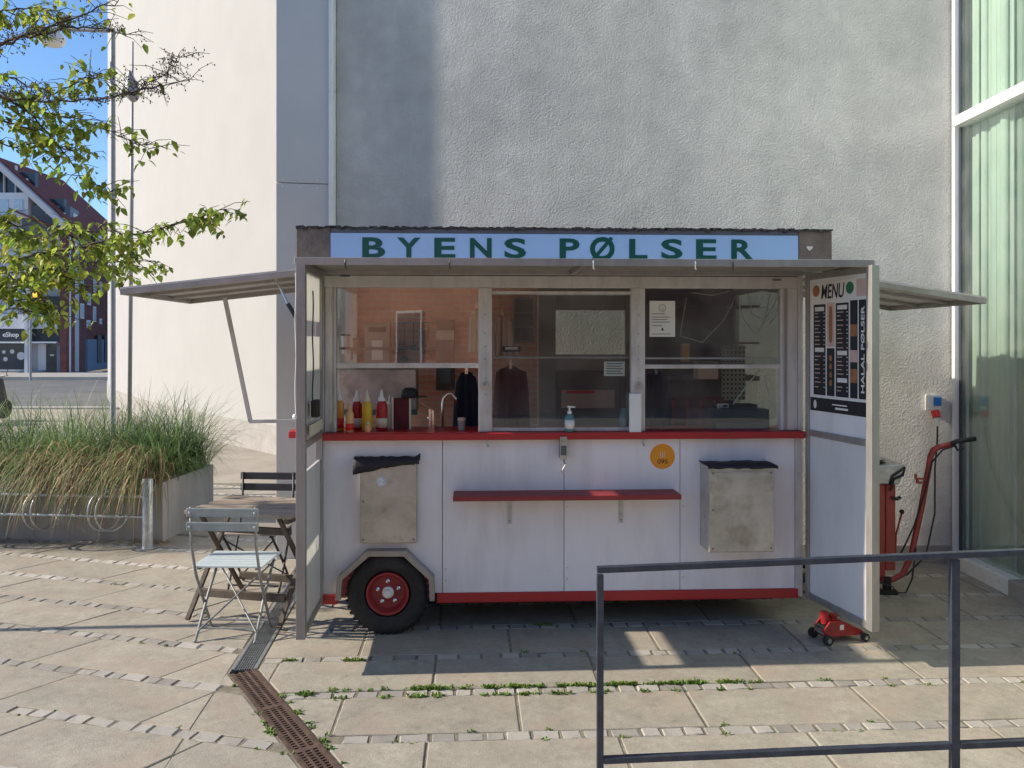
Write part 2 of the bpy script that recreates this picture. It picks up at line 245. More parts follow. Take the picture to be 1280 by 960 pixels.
# ------------------------------------------------------------------ mesh helpers
SMALL = {'buds', 'twigs', 'crown', 'price_lines', 'text_lines', 'heading', 'rivets', 'panel_screws', 'post_screws', 'bolts', 'window_decals', 'railing', 'tread', 'footer_text', 'food_picture', 'knot', 'hinge'}
class MB:
    def __init__(s): s.v = []; s.f = []
    def add(s, vs, fs):
        k = len(s.v); s.v += [tuple(p) for p in vs]; s.f += [[i + k for i in f] for f in fs]; return s
    def box(s, x0, x1, y0, y1, z0, z1, M=None):
        vs = [Vector(p) for p in ((x0, y0, z0), (x1, y0, z0), (x1, y1, z0), (x0, y1, z0), (x0, y0, z1), (x1, y0, z1), (x1, y1, z1), (x0, y1, z1))]
        if M: vs = [M @ p for p in vs]
        return s.add(vs, [(0, 3, 2, 1), (4, 5, 6, 7), (0, 1, 5, 4), (1, 2, 6, 5), (2, 3, 7, 6), (3, 0, 4, 7)])
    def bar(s, a, b, wd, ht, up=(0, 0, 1)):
        """rectangular bar from a to b, wd across, ht along the up side"""
        a = Vector(a); b = Vector(b); d = (b - a); L = d.length; d.normalize(); up = Vector(up)
        sd_ = d.cross(up)
        if sd_.length < 1e-4: sd_ = d.cross(Vector((0, 1, 0)))
        sd_.normalize(); u = sd_.cross(d)
        vs = []
        for t in (a, b):
            for (i, j) in ((-1, -1), (1, -1), (1, 1), (-1, 1)): vs.append(t + sd_ * (i * wd / 2) + u * (j * ht / 2))
        return s.add(vs, [(3, 2, 1, 0), (4, 5, 6, 7), (0, 1, 5, 4), (1, 2, 6, 5), (2, 3, 7, 6), (3, 0, 4, 7)])
    def tube(s, path, r, n=8, closed=False):
        P = [Vector(p) for p in path]; N = len(P); rr = r if isinstance(r, (list, tuple)) else [r] * N
        vs = []; prev = None
        for i in range(N):
            if closed: t = P[(i + 1) % N] - P[i - 1]
            else: t = P[min(i + 1, N - 1)] - P[max(i - 1, 0)]
            t.normalize()
            if prev is None:
                a = Vector((0, 0, 1)) if abs(t.z) < 0.9 else Vector((1, 0, 0)); prev = t.cross(a).normalized()
            prev = (prev - t * prev.dot(t)).normalized(); q = t.cross(prev)
            for k in range(n):
                an = 2 * math.pi * k / n; vs.append(P[i] + (prev * math.cos(an) + q * math.sin(an)) * rr[i])
        fs = []
        for i in range(N if closed else N - 1):
            j = (i + 1) % N
            for k in range(n): fs.append((i * n + k, i * n + (k + 1) % n, j * n + (k + 1) % n, j * n + k))
        if not closed: fs.append(tuple(range(n))[::-1]); fs.append(tuple(range((N - 1) * n, N * n)))
        return s.add(vs, fs)
    def lathe(s, prof, n=20, M=None):
        vs = []; fs = []
        for (r, z) in prof:
            for k in range(n):
                a = 2 * math.pi * k / n; p = Vector((r * math.cos(a), r * math.sin(a), z)); vs.append(M @ p if M else p)
        m_ = len(prof)
        for i in range(m_ - 1):
            for k in range(n): fs.append((i * n + k, i * n + (k + 1) % n, (i + 1) * n + (k + 1) % n, (i + 1) * n + k))
        fs.append(tuple(range(n))[::-1]); fs.append(tuple(range((m_ - 1) * n, m_ * n)))
        return s.add(vs, fs)
    def prism(s, poly, d0, d1, f):
        """polygon extruded; f(a, b, d) maps to 3D"""
        n = len(poly); vs = [f(a, b, d0) for a, b in poly] + [f(a, b, d1) for a, b in poly]
        fs = [tuple(range(n))[::-1], tuple(range(n, 2 * n))] + [(i, (i + 1) % n, (i + 1) % n + n, i + n) for i in range(n)]
        return s.add(vs, fs)
    def build(s, name, mat, parent=None, loc=None, rz=None, smooth=False, bevel=0.0, seg=2):
        me = bpy.data.meshes.new(name); me.from_pydata(s.v, [], s.f)
        bm = bmesh.new(); bm.from_mesh(me); bmesh.ops.recalc_face_normals(bm, faces=bm.faces); bm.to_mesh(me); bm.free()
        me.materials.append(MATS[mat] if isinstance(mat, str) else mat)
        o = bpy.data.objects.new(name, me); C.objects.link(o)
        if name in SMALL: o['kind'] = 'stuff'
        if parent: o.parent = parent
        if loc: o.location = loc
        if rz is not None: o.rotation_euler = (0, 0, rz) if not isinstance(rz, tuple) else rz
        if smooth:
            for p in me.polygons: p.use_smooth = True
            if smooth == 'auto': me.set_sharp_from_angle(angle=R(40))
        if bevel:
            b = o.modifiers.new('bevel', 'BEVEL'); b.width = bevel; b.segments = seg; b.limit_method = 'ANGLE'; b.angle_limit = R(40)
        return o
def tag(o, label=None, cat=None, group=None, kind=None):
    if label: o['label'] = label
    if cat: o['category'] = cat
    if group: o['group'] = group
    if kind: o['kind'] = kind
    return o
def empty(name, loc=(0, 0, 0), rz=0.0, label=None, cat=None, group=None):
    o = bpy.data.objects.new(name, None); C.objects.link(o); o.location = loc; o.rotation_euler = (0, 0, rz); o.empty_display_size = 0.1
    return tag(o, label, cat, group)
def bx(name, mat, parent, x0, x1, y0, y1, z0, z1, bevel=0.0, M=None):
    return MB().box(x0, x1, y0, y1, z0, z1, M).build(name, mat, parent, bevel=bevel)
def text_obj(name, body, mat, parent, size, width=None, f=None, bold=0.0, depth=0.002):
    """lettering as mesh; local glyph coordinates (a right, b up) centred on 0, scaled to height `size` and optional width; f maps (a, b, d)"""
    cu = bpy.data.curves.new('letters', 'FONT'); cu.body = body; cu.size = 1; cu.offset = bold; cu.extrude = 0.01; cu.resolution_u = 4
    t = bpy.data.objects.new('letters', cu); C.objects.link(t)
    dg = bpy.context.evaluated_depsgraph_get(); me = bpy.data.meshes.new_from_object(t.evaluated_get(dg))
    bpy.data.objects.remove(t); bpy.data.curves.remove(cu)
    xs = [v.co.x for v in me.vertices]; ys = [v.co.y for v in me.vertices]
    cx, cy = (min(xs) + max(xs)) / 2, (min(ys) + max(ys)) / 2; hh = max(ys) - min(ys); ww = max(xs) - min(xs)
    sy = size / hh; sx = (width / ww) if width else sy
    for v in me.vertices: v.co = Vector(f((v.co.x - cx) * sx, (v.co.y - cy) * sy, depth if v.co.z > 0 else 0.0))
    me.materials.clear(); me.materials.append(MATS[mat]); me.name = name
    o = bpy.data.objects.new(name, me); C.objects.link(o); o.parent = parent; return o
def copy_tree(o, parent=None):
    c = o.copy(); C.objects.link(c); c.parent = parent
    for ch in list(o.children): copy_tree(ch, c)
    return c
def at(x, y, Y): return Vector(((x - 640) * Y / 1000, Y, CAMH - (y - 428) * Y / 1000))   # photo measurement at a known distance
def gnd(x, y): Y = 1000 * CAMH / (y - 428); return Vector(((x - 640) * Y / 1000, Y, 0))

# ================================================================== GROUND
g = MB(); n = 48
g.add([(600 * math.cos(2 * math.pi * i / n), 600 * math.sin(2 * math.pi * i / n), -0.14) for i in range(n)], [tuple(range(n))])
tag(g.build('ground', 'ground'), kind='structure')
tag(bx('plaza', 'paving_far', None, -22, 8, -3, 22.5, -0.12, -0.055), kind='structure')
tag(bx('road', 'asphalt', None, -90, 30, 22.9, 40, -0.12, -0.075), kind='structure')
MB_k = MB().box(-90, 30, 22.5, 22.9, -0.12, 0.0); tag(MB_k.build('kerb', 'sidewalk', bevel=0.02), kind='structure')
tag(bx('sidewalk', 'sidewalk', None, -90, 30, 40, 47.0, -0.08, 0.10), kind='structure')

# near paving: slabs and cobble strips as single pieces, laid on a bed
D0, D1, D2 = Vector((-1.725, 7.1)), Vector((-1.495, 4.44)), Vector((-0.30, 2.67))      # drain centre line
HW = 0.082
def off_pts(o):
    """drain line shifted sideways by o: far end, bend, near end"""
    d1, d2 = (D1 - D0).normalized(), (D2 - D1).normalized(); n1, n2 = Vector((-d1.y, d1.x)) * o, Vector((-d2.y, d2.x)) * o
    a, b = D0 + n1, D1 + n2; t = ((b - a).x * d2.y - (b - a).y * d2.x) / (d1.x * d2.y - d1.y * d2.x); k = a + d1 * t
    f_ = a + d1 * ((6.79 - a.y) / d1.y); e_ = b + d2 * ((1.5 - b.y) / d2.y); return f_, k, e_
lf_, lk_, le_ = off_pts(-.068); rf_, rk_, re_ = off_pts(.068); BZ = -.004
pav = MB().add([(-8.2, 1.5, BZ), (*le_, BZ), (*lk_, BZ), (*lf_, BZ), (-2.3, 6.79, BZ), (-2.3, 10.4, BZ), (-8.2, 10.4, BZ)], [tuple(range(7))]).add([(*re_, BZ), (3.66, 1.5, BZ), (3.66, 6.79, BZ), (*rf_, BZ), (*rk_, BZ)], [tuple(range(5))]).build('pavement', 'joint')
tag(pav, kind='structure')
def hp(a, b, side, off):
    """half plane left (side=1) or right of the line a->b, kept `off` away from it: (normal, c) with n.p >= c"""
    d = (b - a).normalized(); nn = Vector((-d.y, d.x)) * side; return nn, nn.dot(a) + off
def clip(poly, h):
    nn, c = h; out = []
    for i in range(len(poly)):
        p, q = poly[i], poly[(i + 1) % len(poly)]; dp, dq = nn.dot(p) - c, nn.dot(q) - c
        if dp >= 0: out.append(p)
        if (dp > 0) != (dq > 0) and abs(dp - dq) > 1e-9: out.append(p + (q - p) * (dp / (dp - dq)))
    return out
def area(poly): return abs(sum(poly[i].x * poly[(i + 1) % len(poly)].y - poly[i].y * poly[(i + 1) % len(poly)].x for i in range(len(poly)))) / 2 if len(poly) > 2 else 0
L1, L2 = hp(D0, D1, -1, HW), hp(D1, D2, -1, HW)      # left zone (union of the two)
R1, R2 = hp(D0, D1, 1, HW), hp(D1, D2, 1, HW)        # right zone (both)
def inset(poly, d):
    c = sum(poly, Vector((0, 0))) / len(poly); return [p + (c - p).normalized() * d for p in poly]
def slab(poly):
    if area(poly) < 0.003: return
    poly = [p for i, p in enumerate(poly) if (p - poly[i - 1]).length > 0.01]
    if len(poly) < 3: return
    dz = random.uniform(-0.0022, 0.0022); tx, ty = random.uniform(-.003, .003), random.uniform(-.003, .003); c = sum(poly, Vector((0, 0))) / len(poly)
    top = inset(poly, 0.006); n_ = len(poly)
    z = lambda p, b: b + dz + (p.x - c.x) * tx + (p.y - c.y) * ty
    vs = [(p.x - c.x, p.y - c.y, -0.03) for p in poly] + [(p.x - c.x, p.y - c.y, z(p, -0.003)) for p in poly] + [(p.x - c.x, p.y - c.y, z(p, 0)) for p in top]
    fs = [(i, (i + 1) % n_, (i + 1) % n_ + n_, i + n_) for i in range(n_)] + [(i + n_, (i + 1) % n_ + n_, (i + 1) % n_ + 2 * n_, i + 2 * n_) for i in range(n_)] + [tuple(range(2 * n_, 3 * n_))]
    MB().add(vs, fs).build('slab', 'slab', pav, loc=(c.x, c.y, 0))
STONES = []
for k in range(10):
    rs = random.Random(k); vs = []; jit = lambda a: rs.uniform(-a, a)
    for (zz, sc) in ((-0.03, 1.0), (-0.005, 0.99), (0.0, 0.88)):
        for (a, b) in ((-1, -1), (0, -1.05), (1, -1), (1, 1), (0, 1.05), (-1, 1)): vs.append((a * 0.5 * sc + jit(.04), b * 0.5 * sc + jit(.05), zz + (jit(.002) if zz > -.02 else 0)))
    fs = [(r * 6 + i, r * 6 + (i + 1) % 6, (r + 1) * 6 + (i + 1) % 6, (r + 1) * 6 + i) for r in range(2) for i in range(6)] + [tuple(range(12, 18))]
    me = bpy.data.meshes.new('cobble'); me.from_pydata(vs, [], fs); me.materials.append(MATS['cobble']); STONES.append(me)
cob = []
def strip(o, d, a0, a1, ok):
    """row of set stones along direction d through o"""
    nrm = Vector((-d.y, d.x)); a = a0
    while a < a1:
        L = random.uniform(0.085, 0.15); p = o + d * (a + L / 2)
        if ok(p): cob.append((p + nrm * random.uniform(-.004, .004), math.atan2(d.y, d.x) + random.uniform(-.05, .05), L - 0.012, random.uniform(0.064, 0.076)))
        a += L
XL = lambda p: p.x > -0.64 * p.y - 0.9 and p.x > -8
dl = Vector((math.cos(R(-14.5)), math.sin(R(-14.5)))); nl = Vector((-dl.y, dl.x)); PITCH = 0.475; jl = Vector((math.cos(R(55)), math.sin(R(55))))
inhp = lambda p, h, e=0.0: h[0].dot(p) - h[1] >= e
def left_ok(p, e=0.045): return (inhp(p, L1, e) or inhp(p, L2, e)) and XL(p) and p.y > 1.9 and not (p.x < -2.8 and 7.5 < p.y < 9.3)
for k in range(-4, 12):
    c = 3.705 + PITCH * k; o = nl * c
    strip(o, dl, -9.5, 1.0, left_ok)
    s0 = -2.95 - 0.26 * k; sk = (PITCH - 0.085) / math.tan(R(69.5)); hgt = PITCH - 0.080
    for q in range(-9, 6):
        sA = s0 + q * 0.88 + 0.005; b0 = nl * (c + 0.040) + dl * sA
        quad = [b0, b0 + dl * 0.873, b0 + dl * (0.873 + sk) + nl * hgt, b0 + dl * sk + nl * hgt]; cc = (quad[0] + quad[2]) / 2
        if not XL(cc) or cc.y < 1.9 or cc.x > 0.6 or (cc.x < -3.2 and 7.8 < cc.y < 9.2) or cc.y > 10: continue
        A = clip(quad, L1); slab(A)
        nL1 = (-L1[0], -L1[1]); slab(clip(clip(quad, nL1), L2))
dr_ = Vector((math.cos(R(3.0)), math.sin(R(3.0)))); nr = Vector((-dr_.y, dr_.x)); oR = Vector((0.0, 4.19))
def right_ok(p, e=0.045): return inhp(p, R1, e) and inhp(p, R2, e) and p.x < 3.60 and 1.9 < p.y < 6.72
for k in range(-5, 7):
    o = oR + nr * (PITCH * k); strip(o, dr_, -2.5, 4.0, right_ok)
    for q in range(-4, 6):
        s0 = 0.02 + q * 0.886 + (0.45 if k % 2 == 0 else 0.0); b0 = o + nr * 0.040 + dr_ * (s0 + 0.006)
        quad = [b0, b0 + dr_ * 0.874, b0 + dr_ * 0.874 + nr * (PITCH - 0.080), b0 + nr * (PITCH - 0.080)]; cc = (quad[0] + quad[2]) / 2
        if cc.y < 1.9 or cc.y > 6.9: continue
        P = clip(clip(quad, R1), R2); P = clip(P, (Vector((-1, 0)), -3.62)); P = clip(P, (Vector((0, -1)), -6.70)); slab(P)
# the 290 stones that show largest are single pieces, the rest one joined part
vis = lambda p: abs(p.x) < 0.66 * p.y and p.y > 3.35
cob.sort(key=lambda t: (0 if vis(t[0]) else 1, t[0].y))
rest = MB()
for i, (p, rz, L, W) in enumerate(cob):
    me = STONES[i % 10]; zz = random.uniform(-.0025, .002)
    if i < 290:
        ob = bpy.data.objects.new('cobble', me); C.objects.link(ob); ob.parent = pav; ob.location = (p.x, p.y, zz); ob.rotation_euler = (0, 0, rz); ob.scale = (L, W, 1)
    else:
        ca, sa = math.cos(rz), math.sin(rz)
        rest.add([(p.x + v.co.x * L * ca - v.co.y * W * sa, p.y + v.co.x * L * sa + v.co.y * W * ca, v.co.z + zz) for v in me.vertices], [tuple(f.vertices) for f in me.polygons])
tag(rest.build('cobbles', 'cobble', pav), kind='stuff')
# weeds in the joints
def tufts(name, spots, mat, label):
    mb = MB()
    for (p, sz, nb) in spots:
        for _ in range(nb):
            a = random.uniform(0, 6.28); r = sz * random.random() ** .5; b = Vector((p.x + r * math.cos(a), p.y + r * math.sin(a) * .55, -0.006)); h = random.uniform(.006, .026) * (0.6 + sz * 9)
            a2 = random.uniform(0, 6.28); d = Vector((math.cos(a2), math.sin(a2), 0)); s_ = Vector((-d.y, d.x, 0)) * random.uniform(.003, .007); t = b + Vector((0, 0, h)) + d * h * random.uniform(.2, 1.1)
            m_ = (b + t) / 2 + Vector((0, 0, h * .25)); mb.add([b - s_ * .5, b + s_ * .5, m_ + s_, t, m_ - s_], [(0, 1, 2, 4), (4, 2, 3)])
    return tag(mb.build(name, mat), label, 'weeds', kind='stuff')
sp = []
for _ in range(110):                                       # thick band along the strip in front of the trailer shadow
    a = random.triangular(-1.2, 1.6, -0.1); sp.append(((oR + dr_ * a + nr * random.choice((.045, -.045, .045, .05))), random.uniform(.02, .045), random.randint(14, 34)))
for _ in range(34):
    k = random.choice((-1, -1, 1, 0, 0)); a = random.uniform(-1.3, 3.4); sp.append((oR + dr_ * a + nr * (PITCH * k + random.choice((.045, -.045))), random.uniform(.008, .025), random.randint(6, 16)))
for _ in range(36):
    k = random.randint(-2, 6); a = random.uniform(-4.5, -0.6); p = nl * (3.705 + PITCH * k + random.choice((.043, -.043))) + dl * a
    if left_ok(p, 0): sp.append((p, random.uniform(.006, .02), random.randint(5, 12)))
for _ in range(26):
    t = random.random(); p = D1 + (D2 - D1) * t * .75; dd = (D2 - D1).normalized(); sp.append((p + Vector((-dd.y, dd.x)) * random.choice((.088, .088, -.088)), random.uniform(.01, .035), random.randint(8, 22)))
for (x, y, q) in ((449, 826, .05), (383, 868, .05), (500, 785, .02), (679, 781, .05), (1004, 741, .04), (440, 826, .04), (366, 826, .03)):
    for _ in range(4): sp.append((gnd(x + random.uniform(-8, 8), y).to_2d(), q * .7, 26))
tufts('joint_weeds', [s for s in sp if s[0].y > 2], 'moss', 'low green weeds and moss growing in the paving joints')

# drain channels
def drain(a, b, name, label, mat, rail_mat, style):
    d = (b - a); L = d.length; rt = empty(name, (a.x, a.y, 0), math.atan2(d.y, d.x), label, 'drain')
    tr = MB().box(0, L, -.063, .063, -.05, -.03); tr.build('trough', 'channel_black', rt)
    for s_ in (-1, 1): bx('edge_rail', rail_mat, rt, 0, L, s_ * .062 - .008, s_ * .062 + .008, -.04, .001)
    mb = MB()
    if style == 'mesh':
        for k in range(9): mb.box(0, L, -.0515 + k * .0126, -.0485 + k * .0126, -.022, -.002)
        x = .02
        while x < L: mb.box(x, x + .004, -.054, .054, -.020, -.006); x += .036
    else:
        for k in (-.051, -.0175, .0175, .051): mb.box(0, L, k - .0055, k + .0055, -.024, -.001)
        x = .012
        while x < L: mb.box(x, x + .011, -.054, .054, -.024, -.003); x += .024
        for x in (.5, 1.0, 1.5): mb.box(x, x + .035, -.054, .054, -.023, -.0005)
    tag(mb.build('grating', mat, rt), kind='stuff'); return rt
drain(D1 + (D0 - D1).normalized() * .03, D0, 'drain_channel', 'galvanised steel mesh drain grate running under the trailer corner', 'galv', 'galv', 'mesh')
drain(D1, D2, 'drain_channel', 'rusty cast iron drain grate running diagonally towards the viewer', 'rust', 'rust', 'cast')

# ================================================================== BUILDINGS AROUND THE SQUARE
st = empty('stucco_building', (0.9, 6.75, 0), 0, 'tall grey rough stucco wall behind the sausage trailer', 'building')
def stl(x, y): return x - 0.9, y - 6.75
wall = MB(); P = [(-1.50, 6.85), (3.69, 6.63), (3.69, 7.6), (-1.50, 7.6)]
wall.add([(*stl(*p), z) for z in (0.14, 9.0) for p in P], [(0, 1, 5, 4), (1, 2, 6, 5), (2, 3, 7, 6), (3, 0, 4, 7), (4, 5, 6, 7)])
wall.build('wall', STUCCO, st)
pl = MB(); P = [(-1.50, 6.84), (3.69, 6.62), (3.69, 7.5), (-1.50, 7.5)]
pl.add([(*stl(*p), z) for z in (-0.06, 0.14) for p in P], [(0, 1, 5, 4), (1, 2, 6, 5), (2, 3, 7, 6), (3, 0, 4, 7), (4, 5, 6, 7)]); pl.build('plinth', 'plinth', st)
# metal clad pier at its left end, in sheets
def pier_sheet(z0, z1):
    m = MB(); P = [(-1.985, 6.73), (-1.560, 6.805), (-1.555, 7.6), (-1.985, 7.6)]
    m.add([(*stl(*p), z) for z in (z0, z1) for p in P], [(0, 1, 5, 4), (1, 2, 6, 5), (2, 3, 7, 6), (3, 0, 4, 7), (4, 5, 6, 7), (3, 2, 1, 0)])
    o = m.build('metal_sheet', 'metal_clad', st, bevel=.003)
    rv = MB()
    for zz in (z0 + .03, z1 - .03):
        for k in range(3):
            t = .12 + .33 * k; x, y = -1.985 + .425 * t, 6.73 + .075 * t
            rv.lathe([(.006, 0), (.006, .003), (.003, .004)], 8, Matrix.Translation((*stl(x, y - .001), zz)) @ Matrix.Rotation(R(90), 4, 'X'))
    rv.build('rivets', 'white_profile', o)
pier_sheet(-.05, 3.168); pier_sheet(3.174, 6.2); pier_sheet(6.206, 9.0)
prf = MB().tube([(*stl(-1.538, 6.798), -.03), (*stl(-1.538, 6.798), 9.0)], .021, 12); prf.box(*[v - .9 for v in (-1.554, -1.505)], *[v - 6.75 for v in (6.798, 6.95)], -.03, 9.0)
prf.build('corner_profile', 'white_profile', st, smooth='auto')

# curved white building beyond
cw = empty('curved_white_building', (-6.3, 16, 0), 0, 'tall curved white rendered building standing far behind the planter', 'building')
NA, DA = 72, .305
pts = []; p = Vector((-1.2, 10.6)); ang = 46.0
for i in range(NA):
    pts.append(p.copy()); p = p + Vector((-math.sin(R(ang)), math.cos(R(ang)))) * .35; ang -= DA
def arc_wall(z0, z1, off):
    m = MB(); q = []
    for i, a in enumerate(pts):
        t = (pts[min(i + 1, NA - 1)] - pts[max(i - 1, 0)]).normalized(); nn = Vector((-t.y, t.x)); q.append(a - nn * 0 + nn * off)
    N = len(q); back = [a + Vector((2.0, 2.0)) for a in q]
    m.add([(a.x + 6.3, a.y - 16, z) for z in (z0, z1) for a in q + back], [(i, i + 1, i + 1 + 2 * N, i + 2 * N) for i in range(N - 1)] + [(2 * N + i, 2 * N + i + 1, 3 * N + i + 1, 3 * N + i) for i in range(N - 1)] + [(N - 1, 2 * N - 1, 4 * N - 1, 3 * N - 1), (0, N, 3 * N, 2 * N)])
    return m
arc_wall(.42, 16, 0).build('wall', 'white_render', cw, smooth='auto')
arc_wall(-.06, .42, .025).build('plinth', 'plinth', cw, smooth='auto')

# glazed facade on the right, running towards the viewer
gf = empty('glass_facade', (3.66, 5.0, 0), 0, 'glazed facade with white frames on the right of the stucco wall', 'facade')
def gx(name, mat, x0, x1, y0, y1, z0, z1, bevel=0.0): return bx(name, mat, gf, x0 - 3.72, x1 - 3.72, y0 - 5, y1 - 5, z0, z1, bevel)
for (y0, y1) in ((4.42, 6.545), (2.1, 4.34)):
    for (z0, z1) in ((.12, 3.58), (3.67, 8.9)): gx('pane', 'facade_glass', 3.735, 3.747, y0, y1, z0, z1)
gx('mullion', 'white_profile', 3.695, 3.765, 6.575, 6.615, .10, 9.0, .004); gx('mullion', 'dark_gap', 3.732, 3.75, 6.545, 6.573, .12, 9.0)
gx('mullion', 'white_profile', 3.69, 3.78, 4.345, 4.415, .12, 9.0, .004)
gx('transom', 'white_profile', 3.66, 3.78, 2.1, 6.543, 3.585, 3.665, .004)
gx('sill', 'white_profile', 3.64, 3.80, 5.75, 6.57, -.03, .115, .006); gx('sill', 'plinth', 3.62, 3.80, 2.1, 5.745, -.03, .125, .006)
gx('room_floor', 'room', 3.81, 8.0, 2.0, 7.0, -.05, .05); gx('room_wall', 'room', 8.0, 8.1, 2, 7, 0, 9); gx('end_wall', 'room', 3.81, 8.0, 7.05, 7.2, .06, 9.0); gx('roof', 'room', 3.7, 8.1, 2, 7, 9.0, 9.2)
# vertical blinds behind the glass: each a strip of its own
y = 6.82; k = 0; rb = random.Random(3)
while y > 2.2:
    wd = rb.uniform(.04, .12); rot = rb.uniform(-.5, .5)
    m = MB(); N = 5
    for z in (.10, 8.8):
        for i in range(N): m.v.append((rot * .07 * math.sin(math.pi * i / (N - 1)) + rb.uniform(-.002, .002), wd * (i / (N - 1) - .5), z))
    m.f = [(i, i + 1, i + 1 + N, i + N) for i in range(N - 1)]
    o = m.build('blind_strip', 'curtain' if rb.random() < .62 else 'curtain_dark', gf, loc=(.075 + rb.uniform(0, .05), y - wd / 2 - 5, 0), smooth=True)
    sf = o.modifiers.new('thick', 'SOLIDIFY'); sf.thickness = .004
    y -= wd * rb.uniform(.78, 1.05); k += 1

# ---- street behind: gabled building with a shop, brick wing, white house
FY = 46.0
gb = empty('gabled_building', (at(0, 428, FY).x, FY, 0), 0, 'grey gabled building with a dark shop front across the street', 'building')
gox = gb.location.x
def fr(name, mat, x0, y0, x1, y1, d0, d1, parent=None):
    a, b = at(x0, y0, FY), at(x1, y1, FY); pr = parent or gb
    return bx(name, mat, pr, a.x - gox, b.x - gox, d0, d1, max(b.z, 0.0), a.z)
apex = at(0, 200, FY); er = at(90, 282, FY); el_ = at(-90, 282, FY)
poly = [(at(-90, 300, FY).x, 0.1), (at(80, 300, FY).x, 0.1), (at(80, 300, FY).x, at(80, 276, FY).z), (apex.x, apex.z - .2), (at(-90, 300, FY).x, at(-90, 282, FY).z)]
MB().prism(poly, 0.6, 1.6, lambda a, b, d: (a - gox, d, b)).build('wall', 'clad_grey', gb)
def barge(a, b): MB().bar((a.x - gox, -.2, a.z - .16), (b.x - gox, -.2, b.z - .16), 1.0, .30, up=(0, 0, 1)).build('bargeboard', 'clad_grey', gb)
barge(apex, er); barge(el_, apex)
for sgn, e in ((1, er), (-1, el_)):
    MB().bar((apex.x - gox + sgn * .05, 3, apex.z + .07), (e.x - gox + sgn * .3, 3, e.z - .15), 6.6, .12, up=(0, 0, 1)).build('roof', 'roof_tile', gb)
fr('gable_window', 'far_glass', -30, 214, 40, 242, .30, .62)
for x in (-31, -14, 2.5, 17, 31): fr('mullion', 'clad_white', x - .7, 222 if abs(x) > 25 else 206, x + .7, 242, .15, .32)
fr('balcony', 'clad_white', -60, 242, 39, 273, -.3, .6); 
for x in (4, 22): fr('balcony_window', 'far_pane', x, 250, x + 11, 270, -.36, -.31)
fr('recess', 'far_glass', 44, 247, 75, 273, .4, .7); fr('recess_rail', 'clad_light', 44, 265, 78, 267, .2, .36)
for (y0, y1) in ((300, 338), (352, 392)):
    fr('storey_band', 'clad_dark', 46, y0 + 18, 79, y1, .3, .62)
    for x in (-70, -48, -26, 3, 19):
        q = fr('window', 'clad_white', x, y0 + 14, x + 14, y1 - 1, .4, .62); fr('pane', 'far_pane', x + 1.2, y0 + 15.5, x + 12.8, y1 - 2.5, .34, .39, q)
fr('parapet', 'clad_light', -90, 393, 79, 411, -.1, .58); fr('parapet', 'clad_grey', -90, 338, 79, 352, -.1, .58)
sg = fr('shop_sign', 'clad_dark', -90, 412, 79, 427, .05, .58)
text_obj('sign_lettering', 'eShop', 'print_white', sg, .36, None, lambda a, b, d: (at(13, 419, FY).x - gox + a, .05 - d, at(13, 419, FY).z + b), .02, .03)
fr('column', 'clad_light', 37, 300, 41, 466, -.5, -.1)
fr('shop_window', 'far_glass', -90, 430, 29, 462, .3, .58); fr('window_sill', 'clad_grey', -90, 462, 31, 464.5, .1, .58)
dd = MB()
for (x, y, r) in ((1, 440, 2.2), (11.5, 439.5, 2.8), (3, 449, 2.8), (22.5, 445, 5)): 
    q = at(x, y, FY); dd.lathe([(r * .046, 0), (r * .046, .02)], 16, Matrix.Translation((q.x - gox, .29, q.z)) @ Matrix.Rotation(R(90), 4, 'X'))
dd.build('window_decals', 'clad_light', gb)
fr('awning', 'clad_white', -40, 427, 33, 429, -.6, .3); fr('awning', 'clad_white', 43, 427, 75, 429, -.4, .3)
fr('door_surround', 'clad_light', 45, 430, 54.5, 463, .2, .58); dq = fr('shop_door', 'far_glass', 55.5, 434, 68, 466.5, .3, .58); fr('door_surround', 'store_blue', 68.5, 430, 76, 466, .2, .58); fr('notice', 'paper', 59, 443, 64, 445, .27, .295, dq)
# brick wing
bw_ = empty('brick_wing', (at(87, 428, FY).x, FY, 0), 0, 'dark red brick wing with dormers beside the gabled building', 'building')
bd = Vector((-.27, .963)).normalized(); bo = Vector((at(87, 428, FY).x, FY))
def sidep(x):   # metres along the receding side for a photo column
    k = (x - 640) / 1000; return (k * bo.y - bo.x) / (bd.x - k * bd.y)
def zz_at(x, y): t = sidep(x); return CAMH - (y - 428) * (bo.y + bd.y * t) / 1000
brn = Vector((bd.y, -bd.x))           # outwards (towards +X)
def sbox(name, mat, t0, t1, z0, z1, d0, d1, parent=None):
    m = MB(); Q = [bd * t0 + brn * d0, bd * t1 + brn * d0, bd * t1 + brn * d1, bd * t0 + brn * d1]
    m.add([(q.x, q.y, z) for z in (z0, z1) for q in Q], [(0, 1, 5, 4), (1, 2, 6, 5), (2, 3, 7, 6), (3, 0, 4, 7), (4, 5, 6, 7), (3, 2, 1, 0)]); return m.build(name, mat, parent or bw_)
sbox('wall', 'far_brick', .75, 26, 0, 8.0, -.22, 0)
bx('corner_wall', 'far_brick', bw_, at(79, 0, FY).x - bo.x, -.02, -.35, .6, 0, 7.9)
MB().tube([(.05, -.06, 0.1), (.05, -.06, 7.9)], .06, 8).build('downpipe', 'clad_light', bw_)
for i, t in enumerate((.6, 3.6, 6.9, 10.2, 13.6, 17.0)):
    q = sbox('dormer', 'zinc', t, t + 2.0, 8.0, 9.75 - i * .05, -2.6, -.1); sbox('dormer_window', 'clad_white', t + .5, t + 1.5, 8.25, 9.45 - i * .05, -.09, -.04, q)
